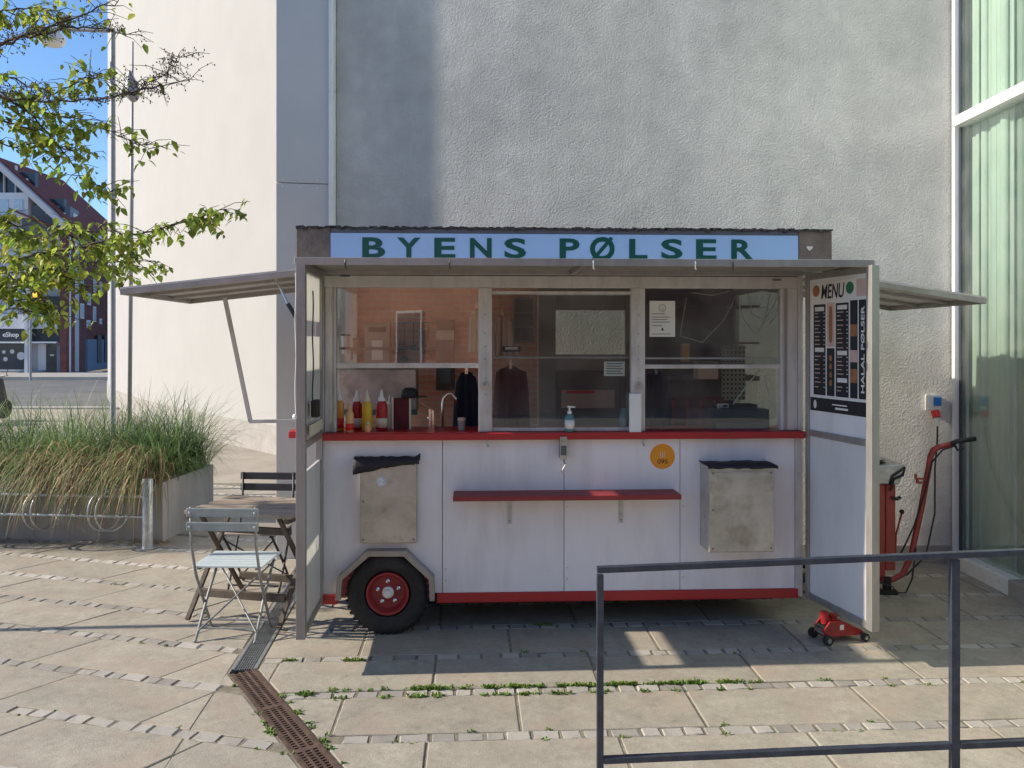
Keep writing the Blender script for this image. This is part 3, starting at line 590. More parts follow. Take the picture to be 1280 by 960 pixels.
MB().add([(*(bd * -.3 + brn * .3), 8.0), (*(bd * 26 + brn * .3), 8.0), (*(bd * 26 - brn * 3), 9.4), (*(bd * -.3 - brn * 3), 9.4), (*(bd * -.3 + brn * .3), 7.9), (*(bd * 26 + brn * .3), 7.9), (*(bd * 26 - brn * 3), 9.3), (*(bd * -.3 - brn * 3), 9.3)], [(0, 1, 2, 3), (7, 6, 5, 4), (0, 4, 5, 1), (2, 6, 7, 3), (1, 5, 6, 2), (0, 3, 7, 4)]).build('roof', 'roof_tile', bw_)
for (x0, x1, y0, y1) in ((92, 96.5, 378, 396), (100, 104.5, 379, 398), (109, 113, 366, 381), (116.5, 120, 346, 365), (116, 119.5, 383, 402), (108, 112.5, 400, 410), (124, 127, 398, 405), (92, 96.5, 335, 354), (100, 104, 337, 356), (124, 127, 352, 369), (92, 96.5, 300, 318), (101, 105, 303, 321), (110, 113.5, 308, 325)):
    t0, t1 = sidep(x0), sidep(x1); q = sbox('window', 'clad_white', t0, t1, zz_at(x0, y1), zz_at(x0, y0), 0, .04); sbox('pane', 'far_pane', t0 + .12, t1 - .12, zz_at(x0, y1) + .08, zz_at(x0, y0) - .08, .045, .06, q)
t0, t1 = sidep(106), sidep(140); q = sbox('shop_front', 'store_blue', t0, t1, 0.05, zz_at(106, 424), 0, .15)
for (x0, x1) in ((118, 123), (127, 133)): sbox('shop_window', 'far_glass', sidep(x0), sidep(x1), .5, 2.3, .16, .2, q)
wh = empty('white_house', (-27.6, 60, 0), 0, 'white balcony house glimpsed behind the brick wing', 'building')
bx('wall', 'clad_white', wh, -2.5, 12, 0, 8, 0, 7.3); bx('balcony', 'clad_white', wh, -2.2, .8, -1.2, -.02, 3.4, 3.6)
m = MB()
for i in range(14): m.box(-2.2 + i * .22, -2.17 + i * .22, -1.2, -1.17, 3.6, 4.5)
m.box(-2.2, .8, -1.21, -1.16, 4.5, 4.56); m.build('railing', 'clad_grey', wh); MB().lathe([(.5, 0), (.5, .05)], 20, Matrix.Translation((-1.2, -.02, 5.9)) @ Matrix.Rotation(R(90), 4, 'X')).build('round_window', 'far_glass', wh)
# brick house on the near side of the square: what the trailer windows mirror
bh = empty('brick_house', (-3, -13, 0), R(180 + 36), 'orange brick house facing the square, mirrored in the trailer windows', 'building')
bx('wall', 'orange_brick', bh, -4.6, 26, 0, 1.0, -.05, 7.6)
for zf in (1.0, 4.3):
    for i in range(-1, 8):
        x = i * 3.1 + .55; q = bx('window', 'clad_white', bh, x, x + .95, -.05, .02, zf, zf + 1.7); bx('pane', 'far_glass', bh, x + .07, x + .88, -.07, -.052, zf + .07, zf + 1.63).parent = q
        bx('sill', 'plinth', bh, x - .06, x + 1.01, -.12, 0.01, zf - .1, zf - .003).parent = q
bx('cornice', 'plinth', bh, -4.7, 26.1, -.25, 1.1, 7.6, 7.9)

dh = empty('added_dark_house', (1.2, -10.5, 0), R(180 - 22), 'unseen dark brick house added to darken the right window reflections', 'building')  # invented house; its unlit face keeps the window reflections dark
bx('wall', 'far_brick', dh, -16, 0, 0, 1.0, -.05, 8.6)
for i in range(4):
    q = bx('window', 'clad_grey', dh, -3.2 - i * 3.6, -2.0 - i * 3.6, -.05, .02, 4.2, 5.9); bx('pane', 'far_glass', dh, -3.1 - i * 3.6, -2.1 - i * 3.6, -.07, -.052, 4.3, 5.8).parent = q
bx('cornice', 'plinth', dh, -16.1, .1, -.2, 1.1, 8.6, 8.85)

# ================================================================== SAUSAGE TRAILER
TR = R(2.5); TO = Vector((-1.185, 5.0))
T = empty('sausage_trailer', (TO.x, TO.y, 0), TR, 'white and red sausage stand trailer with open flaps and a blue sign', 'food trailer')
def uz(x, y, wd=0.0):
    """local u and z on the trailer plane at depth wd for a photo measurement"""
    k = (x - 640) / 1000; c, s = math.cos(TR), math.sin(TR)
    # X = TO.x + u c - wd s ; Y = TO.y + u s + wd c ; X = k Y
    u = (k * (TO.y + wd * c) - TO.x + wd * s) / (c - k * s); Y = TO.y + u * s + wd * c
    return u, CAMH - (y - 428) * Y / 1000
def tb(name, mat, u0, u1, w0, w1, z0, z1, bevel=0.0, parent=None): return bx(name, mat, parent or T, u0, u1, w0, w1, z0, z1, bevel)
LEN, DEP = 3.05, 1.32
Z0, ZC, ZW = 0.25, 1.215, 2.17
# lower front: four panels, the first with the wheel arch cut out
arch = [uz(424, 746), uz(426, 719), uz(461, 689), uz(508, 689), uz(541, 720), uz(542, 746)]
jt = [0.0, uz(553, 600)[0], uz(705, 600)[0], uz(850, 600)[0], LEN]
p0 = [(jt[0], Z0), (arch[0][0], Z0)] + arch[1:5] + [(arch[5][0], Z0), (jt[1] - .002, Z0), (jt[1] - .002, ZC), (jt[0], ZC)]
MB().prism(p0, 0, .03, lambda a, b, d: (a, d, b)).build('front_panel', 'white_panel', T)
for i in (1, 2, 3): tb('front_panel', 'white_panel', jt[i] + .002, jt[i + 1] - (.002 if i < 3 else .05), 0, .03, Z0, ZC)
tb('corner_trim', 'alu_frame', LEN - .048, LEN, -.006, .04, .2, ZC); tb('corner_trim', 'alu_frame', -.012, .012, -.008, .04, .2, ZW + .1)
sc_ = MB()
for u in (jt[1], jt[2], jt[3]):
    for z in (.33, .40, .78): sc_.lathe([(.005, 0), (.005, .003), (.002, .004)], 8, Matrix.Translation((u + .02, -.0005, z)) @ Matrix.Rotation(R(90), 4, 'X'))
sc_.build('panel_screws', 'chrome', T)
tb('skirt', 'red_paint', -.01, arch[0][0] - .01, -.012, .05, .188, .249, .004); tb('skirt', 'red_paint', arch[5][0] + .02, LEN - .03, -.012, .05, .188, .249, .004)
# body shell
tb('floor', 'chassis', .01, LEN - .01, .04, DEP - .04, .22, .27); tb('floor_board', 'inner_wall', .032, LEN - .032, .06, DEP - .04, .272, .29)
for (z0, z1) in ((Z0, ZC),): tb('side_wall', 'white_panel', -.0, .03, .045, DEP, z0, z1); tb('side_wall', 'white_panel', LEN - .03, LEN, .045, DEP, z0, z1)
for u in (0, LEN - .03): 
    tb('side_post', 'alu_frame', u, u + .03, .045, .12, ZC, 2.30); tb('side_post', 'alu_frame', u, u + .03, DEP - .08, DEP, ZC, 2.30); tb('side_header', 'alu_frame', u, u + .03, .12, DEP - .08, 2.2, 2.30)
tb('side_pane', 'window_glass', LEN - .02, LEN - .014, .12, DEP - .08, ZC, 2.2)
tb('chassis_beam', 'chassis', .2, LEN - .1, .25, .33, .10, .22); tb('chassis_beam', 'chassis', .2, LEN - .1, DEP - .33, DEP - .25, .10, .22)
MB().tube([(.415, .05, .255), (.415, DEP - .05, .255)], .03, 10).build('axle', 'chassis', T)
m = MB(); m.tube([(LEN - .15, .12, .20), (LEN + .35, .55, .19), (LEN + .75, .62, .2)], .03, 8); m.tube([(LEN - .2, DEP - .1, .20), (LEN + .35, .72, .19), (LEN + .75, .62, .2)], .03, 8); m.build('drawbar', 'chassis', T, smooth='auto')
# back wall with a door window through which the stucco shows
hu0, hz1 = uz(694, 388, DEP); hu1, hz0 = uz(781, 443, DEP)
du0, du1 = uz(672, 400, DEP)[0], uz(790, 400, DEP)[0]
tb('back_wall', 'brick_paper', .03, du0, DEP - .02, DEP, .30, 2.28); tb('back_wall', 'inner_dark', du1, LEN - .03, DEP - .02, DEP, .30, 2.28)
bdoor = tb('back_door', 'inner_wall', du0 + .004, hu0, DEP - .035, DEP, .30, 2.20); tb('door_panel', 'inner_wall', hu1, du1 - .004, DEP - .035, DEP, .30, 2.20, 0, bdoor); tb('door_panel', 'inner_wall', hu0 + .002, hu1 - .002, DEP - .034, DEP, hz1, 2.20, 0, bdoor); tb('door_panel', 'inner_wall', hu0 + .002, hu1 - .002, DEP - .034, DEP, .30, hz0, 0, bdoor)
tb('window_pane', 'window_glass', hu0, hu1, DEP - .02, DEP - .015, hz0, hz1, 0, bdoor)
tb('lintel', 'inner_wall', du0, du1, DEP - .03, DEP, 2.204, 2.28)
tb('work_top', 'ceiling_white', .035, du0 - .25, DEP - .5, DEP - .03, 1.10, 1.14); tb('work_top', 'steel', du1 + .25, LEN - .035, DEP - .5, DEP - .03, 1.08, 1.12)
tb('ceiling', 'ceiling_white', 0.0, LEN, .05, DEP, 2.302, 2.33)
tb('rear_light_block', 'chassis', .05, LEN - .05, DEP - .03, DEP - .002, .03, .299)  # added to block light from behind so the ground below stays dark
# serving counter
tb('counter', 'red_paint', -.0, LEN - .0, -.055, .34, ZC, ZC + .045, .006)
# window wall: jambs, posts, sashes
zb = ZC + .047
wx = [(420, 598), (615, 789), (806, 976)]; wu = [(uz(a, 450)[0], uz(b, 450)[0]) for a, b in wx]
tb('jamb', 'alu_frame', .014, wu[0][0], -.004, .055, zb, ZW, .004); tb('jamb', 'alu_frame', wu[2][1], LEN - .03, -.004, .055, zb, ZW, .004); tb('jamb', 'alu_frame', LEN - .028, LEN, -.012, .06, zb, ZW + .1, .003)
tb('jamb_trim', 'alu', wu[0][0] - .028, wu[0][0] - .012, -.012, -.0045, zb, ZW, .002); tb('jamb_trim', 'alu', wu[2][1] + .016, wu[2][1] + .036, -.012, -.0045, zb, ZW, .002)
for i in (0, 1):
    a, b = wu[i][1], wu[i + 1][0]; q = tb('window_post', 'alu_frame', a, b, -.012, .05, zb, ZW, .004)
    rv = MB()
    for z in (1.50, 1.60, 1.72, 1.80, 1.88, 2.0): rv.lathe([(.004, 0), (.004, .0015)], 8, Matrix.Translation(((a + b) / 2, -.013, z)) @ Matrix.Rotation(R(90), 4, 'X'))
    rv.build('post_screws', 'ink_soft', q)
    lk = MB(); zl = 1.548; uc = (a + b) / 2; lk.box(uc - .022, uc + .022, -.03, -.0125, zl - .022, zl + .006); lk.tube([(uc - .015, -.022, zl + .005), (uc - .013, -.022, zl + .022), (uc, -.022, zl + .03), (uc + .013, -.022, zl + .022), (uc + .015, -.022, zl + .005)], .004, 6); lk.build('latch', 'steel', q)
tb('header', 'alu_frame', .0, LEN, -.008, .055, ZW, ZW + .075, .004); tb('header_rail', 'alu', .0, LEN, -.02, .055, ZW + .078, 2.30, .004)
for (x, y) in ((432, 345), (970, 350)):
    u, z = uz(x, y, -.01); tb('maker_plate', 'ink_soft', u - .028, u + .028, -.0225, -.0202, z - .005, z + .005)
# panes and rails
zr = uz(500, 457)[1]
s1 = tb('window_sash', 'alu_frame', wu[0][0], wu[0][1], .008, .04, zr - .016, zr + .016, .003); tb('pane', 'window_glass', wu[0][0], wu[0][1], .02, .024, zr + .016, ZW, 0, s1); 
zr3a, zr3 = uz(890, 448)[1], uz(890, 458)[1]
s3 = tb('window_sash', 'alu_frame', wu[2][0], wu[2][1], .008, .035, zr3 - .014, zr3 + .012, .003); tb('sash_rail', 'alu_frame', wu[2][0], wu[2][1], .036, .056, zr3a - .006, zr3a + .006, .002, s3); tb('pane', 'window_glass', wu[2][0], wu[2][1], .02, .024, zr3 + .012, ZW, 0, s3); tb('pane', 'window_glass', wu[2][0], wu[2][1], .044, .048, zb, ZW, 0, s3)
s2 = tb('window_sash', 'alu_frame', wu[1][0], wu[1][1], .01, .045, zb, zb + .022, .003); tb('sash_rail', 'alu_frame', wu[1][0], wu[1][1], .01, .035, ZW - .04, ZW - .02, .002, s2); tb('pane', 'window_glass', wu[1][0], wu[1][1], .02, .024, zb + .022, ZW - .04, 0, s2)
tb('sash_rail', 'alu', wu[1][0], wu[1][1], .03, .04, 1.722, 1.735, .002, s2)
# roof box with sign
SW = -.15
u0, u1 = uz(370, 300, SW)[0], uz(1040, 300, SW)[0]; us0, us1 = uz(413, 300, SW)[0], uz(998, 300, SW)[0]
tb('roof', 'roof_felt', u0 + .01, u1 - .01, SW + .03, DEP + .06, 2.335, 2.525)
tb('sign_end', 'rust_brown', u0, us0 - .003, SW, SW + .12, 2.302, 2.525, .004); tb('sign_end', 'rust_brown', us1 + .003, u1, SW, SW + .12, 2.302, 2.525, .004)
tb('sign_frame', 'zinc', us0, us1, SW + .006, SW + .03, 2.492, 2.520)
sgn = tb('sign_board', 'sign_blue', us0, us1, SW + .004, SW + .029, 2.30, 2.49)
for ch, x, wd in (('B', 467, 28), ('Y', 511, 29), ('E', 556, 26), ('N', 601, 27), ('S', 644, 27), ('P', 712, 25), ('Ø', 753, 31), ('L', 798, 23), ('S', 840, 27), ('E', 883, 26), ('R', 928, 28)):
    u, z = uz(x, 311.5, SW); text_obj('letter', ch, 'sign_green', sgn, .150 if ch == 'Ø' else .124, wd / 203, lambda a, b, d: (u + a, SW + .004 - d, 2.402 + b), .028, .0025)
h = MB(); u, z = uz(1012, 310, SW)
pts_ = []
for i in range(20):
    t = 2 * math.pi * i / 20; pts_.append((u + .0018 * 11 * math.sin(t) ** 3, z + .0018 * (8 * math.cos(t) - 3.2 * math.cos(2 * t) - 1.2 * math.cos(3 * t))))
h.prism(pts_, SW - .002, SW - .0002, lambda a, b, d: (a, d, b)); h.build('heart_sticker', 'print_white', T)
# torn felt edge along the top
m = MB(); rr = random.Random(5); N = 150
for i in range(N):
    a = u0 + (u1 - u0) * i / N; b = u0 + (u1 - u0) * (i + 1.15) / N; z = 2.527 + rr.uniform(-.002, .007); m.box(a, b, SW - .012 + rr.uniform(-.006, .006), SW + .2, z - rr.uniform(.006, .02), z)
tag(m.build('felt_edge', 'roof_felt', T), kind='stuff')
# canopy flap
CW = -.63
can = tb('canopy', 'alu', -.03, 3.20, CW, SW + .13, 2.276, 2.290, .002)
tb('canopy_edge', 'alu', -.03, 3.20, CW - .012, CW - .001, 2.248, 2.290, .003, can); tb('canopy_rib', 'alu', -.03, -.0, CW, SW + .13, 2.250, 2.275, 0, can); tb('canopy_rib', 'alu', 3.17, 3.20, CW, SW + .13, 2.250, 2.275, 0, can); tb('canopy_rib', 'alu', 1.55, 1.58, CW, SW + .13, 2.250, 2.275, 0, can)
for x in (432, 562, 741, 868, 915):
    u, z = uz(x, 330, CW); m = MB(); m.tube([(u, CW - .014, 2.275), (u, CW - .02, 2.262), (u, CW - .014, 2.236), (u + .008, CW - .014, 2.230)], .004, 6); m.build('hook', 'chrome' if x in (741, 868) else 'ink', can)
# side flaps
def side_flap(sgn, name):
    ub = 0.0 if sgn < 0 else LEN; ue = ub + sgn * (1.25 if sgn < 0 else 1.23); zh, ze = 2.295, 2.155 if sgn < 0 else 2.11; w0, w1 = .02, 1.22
    m = MB(); m.add([(ub, w0, zh), (ue, w0, ze), (ue, w1, ze), (ub, w1, zh), (ub, w0, zh + .012), (ue, w0, ze + .012), (ue, w1, ze + .012), (ub, w1, zh + .012)], [(0, 3, 2, 1), (4, 5, 6, 7), (0, 1, 5, 4), (1, 2, 6, 5), (2, 3, 7, 6), (3, 0, 4, 7)])
    f = m.build(name, 'alu_frame', T)
    for ww in (w0 + .013, w1 - .013): MB().bar((ub + sgn * .01, ww, zh - .018), (ue, ww, ze - .018), .026, .034).build('flap_frame', 'alu', f, bevel=.002)
    MB().bar((ue - sgn * .013, w0 + .027, ze - .016), (ue - sgn * .013, w1 - .027, ze - .016), .026, .036).build('flap_frame', 'alu', f, bevel=.002)
    for k in (.33, .66): MB().bar((ub + sgn * .03, w0 + (w1 - w0) * k, zh - .014), (ue - sgn * .03, w0 + (w1 - w0) * k, ze - .008), .03, .02).build('flap_rib', 'alu', f)
    return f
lf = side_flap(-1, 'side_flap'); rf = side_flap(1, 'side_flap')
# strut of the left flap, gas spring
a = uz(281, 372, 1.15); b = uz(313, 527, 1.15); c = uz(345, 525, 1.15)
m = MB(); m.bar((a[0], 1.15, a[1]), (b[0], 1.15, b[1]), .025, .030); m.bar((b[0] - .01, 1.15, b[1]), (-.005, 1.15, c[1]), .025, .026); m.build('flap_strut', 'alu_frame', T, bevel=.002)
a = uz(342, 344, .15); b = uz(360, 380, .1); c = uz(374, 404, .06)
m = MB(); m.tube([(a[0], .15, a[1]), (b[0], .1, b[1])], .006, 8); m.build('gas_spring', 'chrome', T); MB().tube([(b[0], .1, b[1]), (c[0], .06, c[1])], .014, 10).build('gas_spring', 'black_plastic', T)
# shutter doors: frame mesh carries its panels
def shutter(loc, rz, wid, left):
    zt, z_b = 2.258, .205
    m = MB(); m.box(0, .035, -.02, .02, z_b, zt); m.box(wid - .05, wid, -.025, .025, z_b, zt); m.box(.035, wid - .05, -.018, .018, zt - .04, zt); m.box(.035, wid - .05, -.018, .018, z_b, z_b + .04); m.box(.035, wid - .05, -.018, .018, 1.235, 1.275)
    d = m.build('shutter_door', 'alu', T, loc=loc, rz=rz, bevel=.002); x0, x1 = .035, wid - .05
    pn = lambda nm, mt, z0, z1, hw=.008: bx(nm, mt, d, x0, x1, -hw, hw, z0, z1)
    if left:
        pn('door_panel', 'door_panel', z_b + .04, .56); pn('light_slit', 'acrylic', .56, .655, .004); pn('door_panel', 'door_panel', .655, 1.10)  # translucent strip and open slit added to throw sun patches on the paving
        pn('door_panel', 'door_panel', 1.275, 1.66); pn('light_panel', 'acrylic', 1.66, 1.86, .004); pn('light_panel', 'acrylic', 1.95, zt - .04, .004)
    else:
        pn('door_panel', 'door_panel', z_b + .04, 1.235); pn('door_panel', 'white_panel', 1.275, zt - .04)
    hg = MB()
    for z in (.45, 1.3, 2.1): hg.tube([(-.012, 0, z - .06), (-.012, 0, z + .06)], .010, 8)
    hg.build('hinge', 'steel', d)
    return d
def w2l(x, y): 
    v = Vector((x, y)) - TO; return v.x * math.cos(TR) + v.y * math.sin(TR), -v.x * math.sin(TR) + v.y * math.cos(TR)
def door_at(hx, hy, ox, oy, left):
    h_, o_ = w2l(hx, hy), w2l(ox, oy); v = Vector(o_) - Vector(h_); return shutter((h_[0], h_[1], 0), math.atan2(v.y, v.x), v.length, left)
ld = door_at(-1.195, 4.975, -1.152, 4.355, True); rd = door_at(1.885, 5.095, 2.035, 4.475, False)
# cord, handle and rag hanging at the left door
rp = MB(); pth = []
for i in range(30): pth.append((.40 + .004 * math.sin(i * .35), .028 + .003 * math.sin(i * .4), 2.12 - i * .022))
rp.tube(pth, .004, 6); rp.build('cord', 'black_plastic', ld); bx('handle_block', 'black_plastic', ld, .40, .47, .028, .07, 1.40, 1.50, .008); bx('cloth_tag', 'cream', ld, .1, .5, .026, .034, 1.30, 1.36)
kn = MB(); kp = [(.612, .0, 2.24)]
for i in range(24): kp.append((.614 + .003 * math.sin(i * .5), -.028 + .003 * math.sin(i * .6), 2.2 - i * .035))
kn.tube(kp, .0025, 6); kn.lathe([(.012, -.012), (.016, 0), (.010, .014)], 8, Matrix.Translation((.614, -.03, 1.42))); kn.build('string', 'white_plastic', ld)
bx('side_counter', 'red_paint', T, -.235, -.035, .1, .5, ZC, ZC + .045, .006)
# fender and wheel
ao = [uz(421, 746), uz(424, 718), uz(460, 685), uz(509, 685), uz(543, 718), uz(544, 747)]
ai = [uz(428, 746), uz(430, 721), uz(463, 692), uz(506, 692), uz(537, 721), uz(538, 747)]
MB().prism(ao + ai[::-1], -.075, .0, lambda a, b, d: (a, d, b)).build('fender', 'alu', T, bevel=.003)
m = MB(); wcu, _ = uz(485, 750)
in_ = [(a[0] * .98 + wcu * .02, a[1]) for a in ai]
m.prism(ai + [(wcu + (x - wcu) * .9, z - .02 if 0 < i < 5 else z) for i, (x, z) in enumerate(ai)][::-1], -.02, .28, lambda a, b, d: (a, d, b)); m.build('wheel_arch', 'red_rim', T)
tb('wheel_well', 'chassis', ai[0][0], ai[5][0], .28, .30, .2, .56)
def wheel(wc, side):
    RX = Matrix.Translation((wcu, wc, .257)) @ Matrix.Rotation(R(90) * side, 4, 'X')
    m = MB(); m.lathe([(.132, .002), (.145, .062), (.17, .076), (.205, .079), (.232, .072), (.247, .058), (.255, .03), (.257, 0), (.255, -.03), (.247, -.058), (.232, -.072), (.2, -.079), (.145, -.065), (.132, -.03)], 56, RX)
    root = m.build('wheel', 'rubber', T, smooth='auto')
    tr = MB()
    for k in range(40):
        for sgn in (-1, 1):
            a = 2 * math.pi * (k + (.5 if sgn > 0 else 0)) / 40; tr.box(-.009, .009, sgn * .034 - .026, sgn * .034 + .026, .244, .2615, RX @ Matrix.Rotation(a, 4, 'Z') @ Matrix.Rotation(R(90), 4, 'Y') @ Matrix.Rotation(R(90), 4, 'Z') @ Matrix.Rotation(.35 * sgn, 4, 'Z'))
    tr.build('tread', 'rubber', root)
    MB().lathe([(.001, .018), (.05, .018), (.075, .012), (.10, .018), (.112, .046), (.120, .064), (.132, .066), (.136, .056), (.134, .02), (.12, 0), (.001, 0)], 40, RX).build('rim', 'red_rim', root, smooth='auto')
    MB().lathe([(.036, .017), (.036, .035), (.024, .038), (.024, .062), (.018, .068), (.001, .069)], 24, RX).build('hub', 'white_plastic', root, smooth='auto')
    for k in range(5):
        a = 2 * math.pi * k / 5 + .35; MB().lathe([(.013, .014), (.013, .024), (.008, .026), (.008, .034), (.001, .036)], 6, RX @ Matrix.Translation((.068 * math.cos(a), .068 * math.sin(a), 0))).build('wheel_nut', 'chrome', root)
    return root
wheel(.03, 1); wheel(DEP - .06, -1)
# fold shelf with brackets
a, b = uz(566, 617, -.2), uz(852, 617, -.2)
shf = tb('shelf', 'red_wood', a[0], b[0], -.20, -.004, .862, .892, .004)
for x in (637, 776):
    u, _ = uz(x, 640); m = MB(); m.box(u - .013, u + .013, -.006, -.0005, .68, .861); m.box(u - .013, u + .013, -.17, -.006, .855, .8615); m.build('bracket', 'galv', shf)
    MB().lathe([(.004, 0), (.004, .002)], 8, Matrix.Translation((u, -.008, .70)) @ Matrix.Rotation(R(90), 4, 'X')).build('screw', 'ink', shf)
# hasp with padlock, hooks under the counter
u, _ = uz(703, 570); hs = tb('hasp', 'steel', u - .022, u + .022, -.068, -.056, 1.09, 1.235, .003)
tb('hasp_plate', 'ink_soft', u - .018, u + .018, -.075, -.0685, 1.12, 1.18, .003, hs); m = MB(); m.tube([(u, -.07, 1.09), (u + .012, -.075, 1.065), (u - .006, -.072, 1.03), (u - .004, -.07, 1.01)], .006, 6); m.build('hasp_pin', 'chrome', hs); tb('hasp_back', 'ink', u - .02, u + .02, -.056, -.0, 1.10, 1.21, 0, hs)
for x in (609, 802):
    u, _ = uz(x, 556); MB().tube([(u, -.03, 1.215), (u, -.035, 1.19), (u + .006, -.045, 1.172)], .007, 6).build('counter_hook', 'steel', T)
# orange registration sticker
u, z = uz(828, 570.5); stk = MB().lathe([(.080, 0), (.080, .0015)], 40, Matrix.Translation((u, -.0002, z)) @ Matrix.Rotation(R(90), 4, 'X')).build('sticker', 'orange_sticker', T)
text_obj('sticker_lettering', '095', 'ink', stk, .028, .066, lambda a, b, d: (u + a, -.0018 - d, z - .032 + b), .01, .0006)
m = MB()
for k in (-.012, 0, .012): m.tube([(u + k, -.0025, z - .004), (u + k * 1.1, -.0025, z + .03)], .0025, 5)
m.tube([(u - .013, -.0025, z + .004), (u, -.0025, z - .006), (u + .013, -.0025, z + .004)], .0025, 5); m.build('fork_mark', 'cream', stk)
# steel cabinets on the front
def cabinet(x0, y0, x1, y1, dep, cloth, label):
    a, b = uz(x0, y0, -dep), uz(x1, y1, -dep); c = tb('steel_cabinet', 'steel', a[0], b[0], -dep, -.002, b[1], a[1], .004)
    tb('cabinet_door', 'steel', a[0] + .004, b[0] - .004, -dep - .006, -dep - .001, b[1] + .006, a[1] - .03, .002, c)
    rv = MB()
    for (p, q) in ((.02, .05), (.02, .5), (.02, .93), (.98, .05), (.98, .93)): rv.lathe([(.006, 0), (.006, .002)], 8, Matrix.Translation((a[0] + (b[0] - a[0]) * (.04 + p * .92), -dep - .0065, b[1] + (a[1] - b[1]) * q)) @ Matrix.Rotation(R(90), 4, 'X'))
    rv.build('rivets', 'ink_soft', c); return c, a, b
c1, a1, b1 = cabinet(450, 574, 521, 679, .05, True, '')
c2, a2, b2 = cabinet(886, 584, 968, 690, .20, True, '')
def cloth(cb, u0, u1, w0, z, sag, ext=1.0):
    m = MB(); N = 16; rr = random.Random(int(u0 * 100)); rows = [(.0, .006, 0), (w0 * .5, .012, 0), (w0, .004, 0), (w0 - .010 * ext, -.012 * ext, 1), (w0 - .012 * ext, -.03 * ext, 2)]
    for i in range(N + 1):
        t = i / N
        for (wy, dz, k) in rows: m.v.append((u0 + (u1 - u0) * t + rr.uniform(-.003, .003), wy + rr.uniform(-.003, .003), z + dz + rr.uniform(-.004, .004) - (sag(t) * k)))
    K = len(rows); m.f = [(i * K + j, i * K + j + 1, (i + 1) * K + j + 1, (i + 1) * K + j) for i in range(N) for j in range(K - 1)]
    o = m.build('rain_cover', 'black_cloth', cb, smooth=True); sf = o.modifiers.new('thick', 'SOLIDIFY'); sf.thickness = .004; return o
cloth(c1, a1[0] - .04, b1[0] + .015, -.06, a1[1] + .003, lambda t: .035 * (1 - t) ** 1.5)
m = MB(); rr = random.Random(2)
for k in range(5): m.tube([(b1[0] - .01, -.05, a1[1] + .005), (b1[0] + rr.uniform(-.01, .02), -.06, a1[1] + rr.uniform(.0, .03)), (b1[0] + rr.uniform(.0, .03), -.07, a1[1] + rr.uniform(-.02, .035))], [.01, .008, .003], 6)
m.build('knot', 'black_cloth', c1, smooth=True)
cloth(c2, a2[0] - .008, b2[0] + .02, -.21, a2[1] + .003, lambda t: .001, .32)
u, z = uz(477, 602, -.055); q = MB().lathe([(.030, 0), (.030, .0015)], 28, Matrix.Translation((u, -.0565, z)) @ Matrix.Rotation(R(90), 4, 'X')).build('round_label', 'far_pane', c1)
text_obj('label_mark', '2', 'print_white', q, .036, .03, lambda a, b, d: (u + a, -.0582 - d, z + b), .02, .0006)

# ---- things in and on the trailer (positions in trailer space -> world)
def tw(u, wd, z): c, s = math.cos(TR), math.sin(TR); return (TO.x + u * c - wd * s, TO.y + u * s + wd * c, z)
CT = ZC + .046
def bottle(x, wd, h, r, mat, cap, label, nm='sauce_bottle', tag_=None, z=CT, y=None):
    u, _ = uz(x, 500, wd); o = empty(nm, tw(u, wd, z), TR, label, 'bottle', 'sauce bottles on the counter')
    hb = h * .72; MB().lathe([(r * .9, 0), (r, .006), (r, hb * .45), (r * .93, hb * .55), (r, hb * .68), (r * .95, hb * .88), (r * .55, hb)], 18).build('body', mat, o, smooth='auto')
    MB().lathe([(r * .62, hb), (r * .62, hb + h * .05), (r * .34, hb + h * .11), (r * .13, h), (.001, h)], 14).build('nozzle', cap, o, smooth='auto')
    if tag_: MB().lathe([(r * 1.015, hb * .1), (r * 1.015, hb * .42)], 18).build('print', tag_, o, smooth=True)
    return o
bottle(424, .10, .27, .032, 'remoulade', 'white_plastic', 'orange squeeze bottle with white nozzle, leftmost at the window jamb', tag_='red_plastic')
bottle(437, .03, .185, .026, 'peach', 'peach', 'short peach coloured squeeze bottle with a red foot', tag_='red_plastic')
bottle(446, .16, .255, .036, 'ketchup', 'white_plastic', 'red squeeze bottle standing behind the short peach bottle', tag_='paper')
bottle(459, .10, .26, .034, 'mustard', 'cream', 'yellow squeeze bottle with a pale nozzle on the counter')
bottle(460, .02, .07, .020, 'peach', 'cream', 'tiny beige dispenser in front of the yellow bottle', 'dispenser')
bottle(477, .13, .26, .038, 'ketchup', 'white_plastic', 'dark red squeeze bottle right of the yellow bottle', tag_='cream')
bottle(487, .22, .22, .03, 'cream', 'white_plastic', 'pale bottle half hidden behind the dark red bottle')
def item(name, label, cat, x, wd, z): u, _ = uz(x, 500, wd); return empty(name, tw(u, wd, z), TR, label, cat)
o = item('menu_holder', 'dark red box with pale side posts beside the bottles', 'box', 502, .2, CT); bx('box', 'maroon_cloth', o, -.05, .05, -.02, .03, 0, .2, .003); bx('side_post', 'cream', o, -.062, -.0505, -.02, .0, 0, .21); bx('side_post', 'cream', o, .0505, .062, -.02, .0, 0, .21)
o = item('black_cap', 'black cap lying on the dark red box', 'cap', 512, .2, CT + .20); MB().lathe([(.055, .002), (.056, .03), (.048, .055), (.025, .068), (.001, .07)], 20).build('crown', 'black_cloth', o, smooth=True); MB().prism([(.0, -.05), (.05, -.05), (.1, -.03), (.115, 0), (.1, .03), (.05, .05), (0, .05)], .008, .014, lambda a, b, d: (a, b, d)).build('brim', 'black_cloth', o)
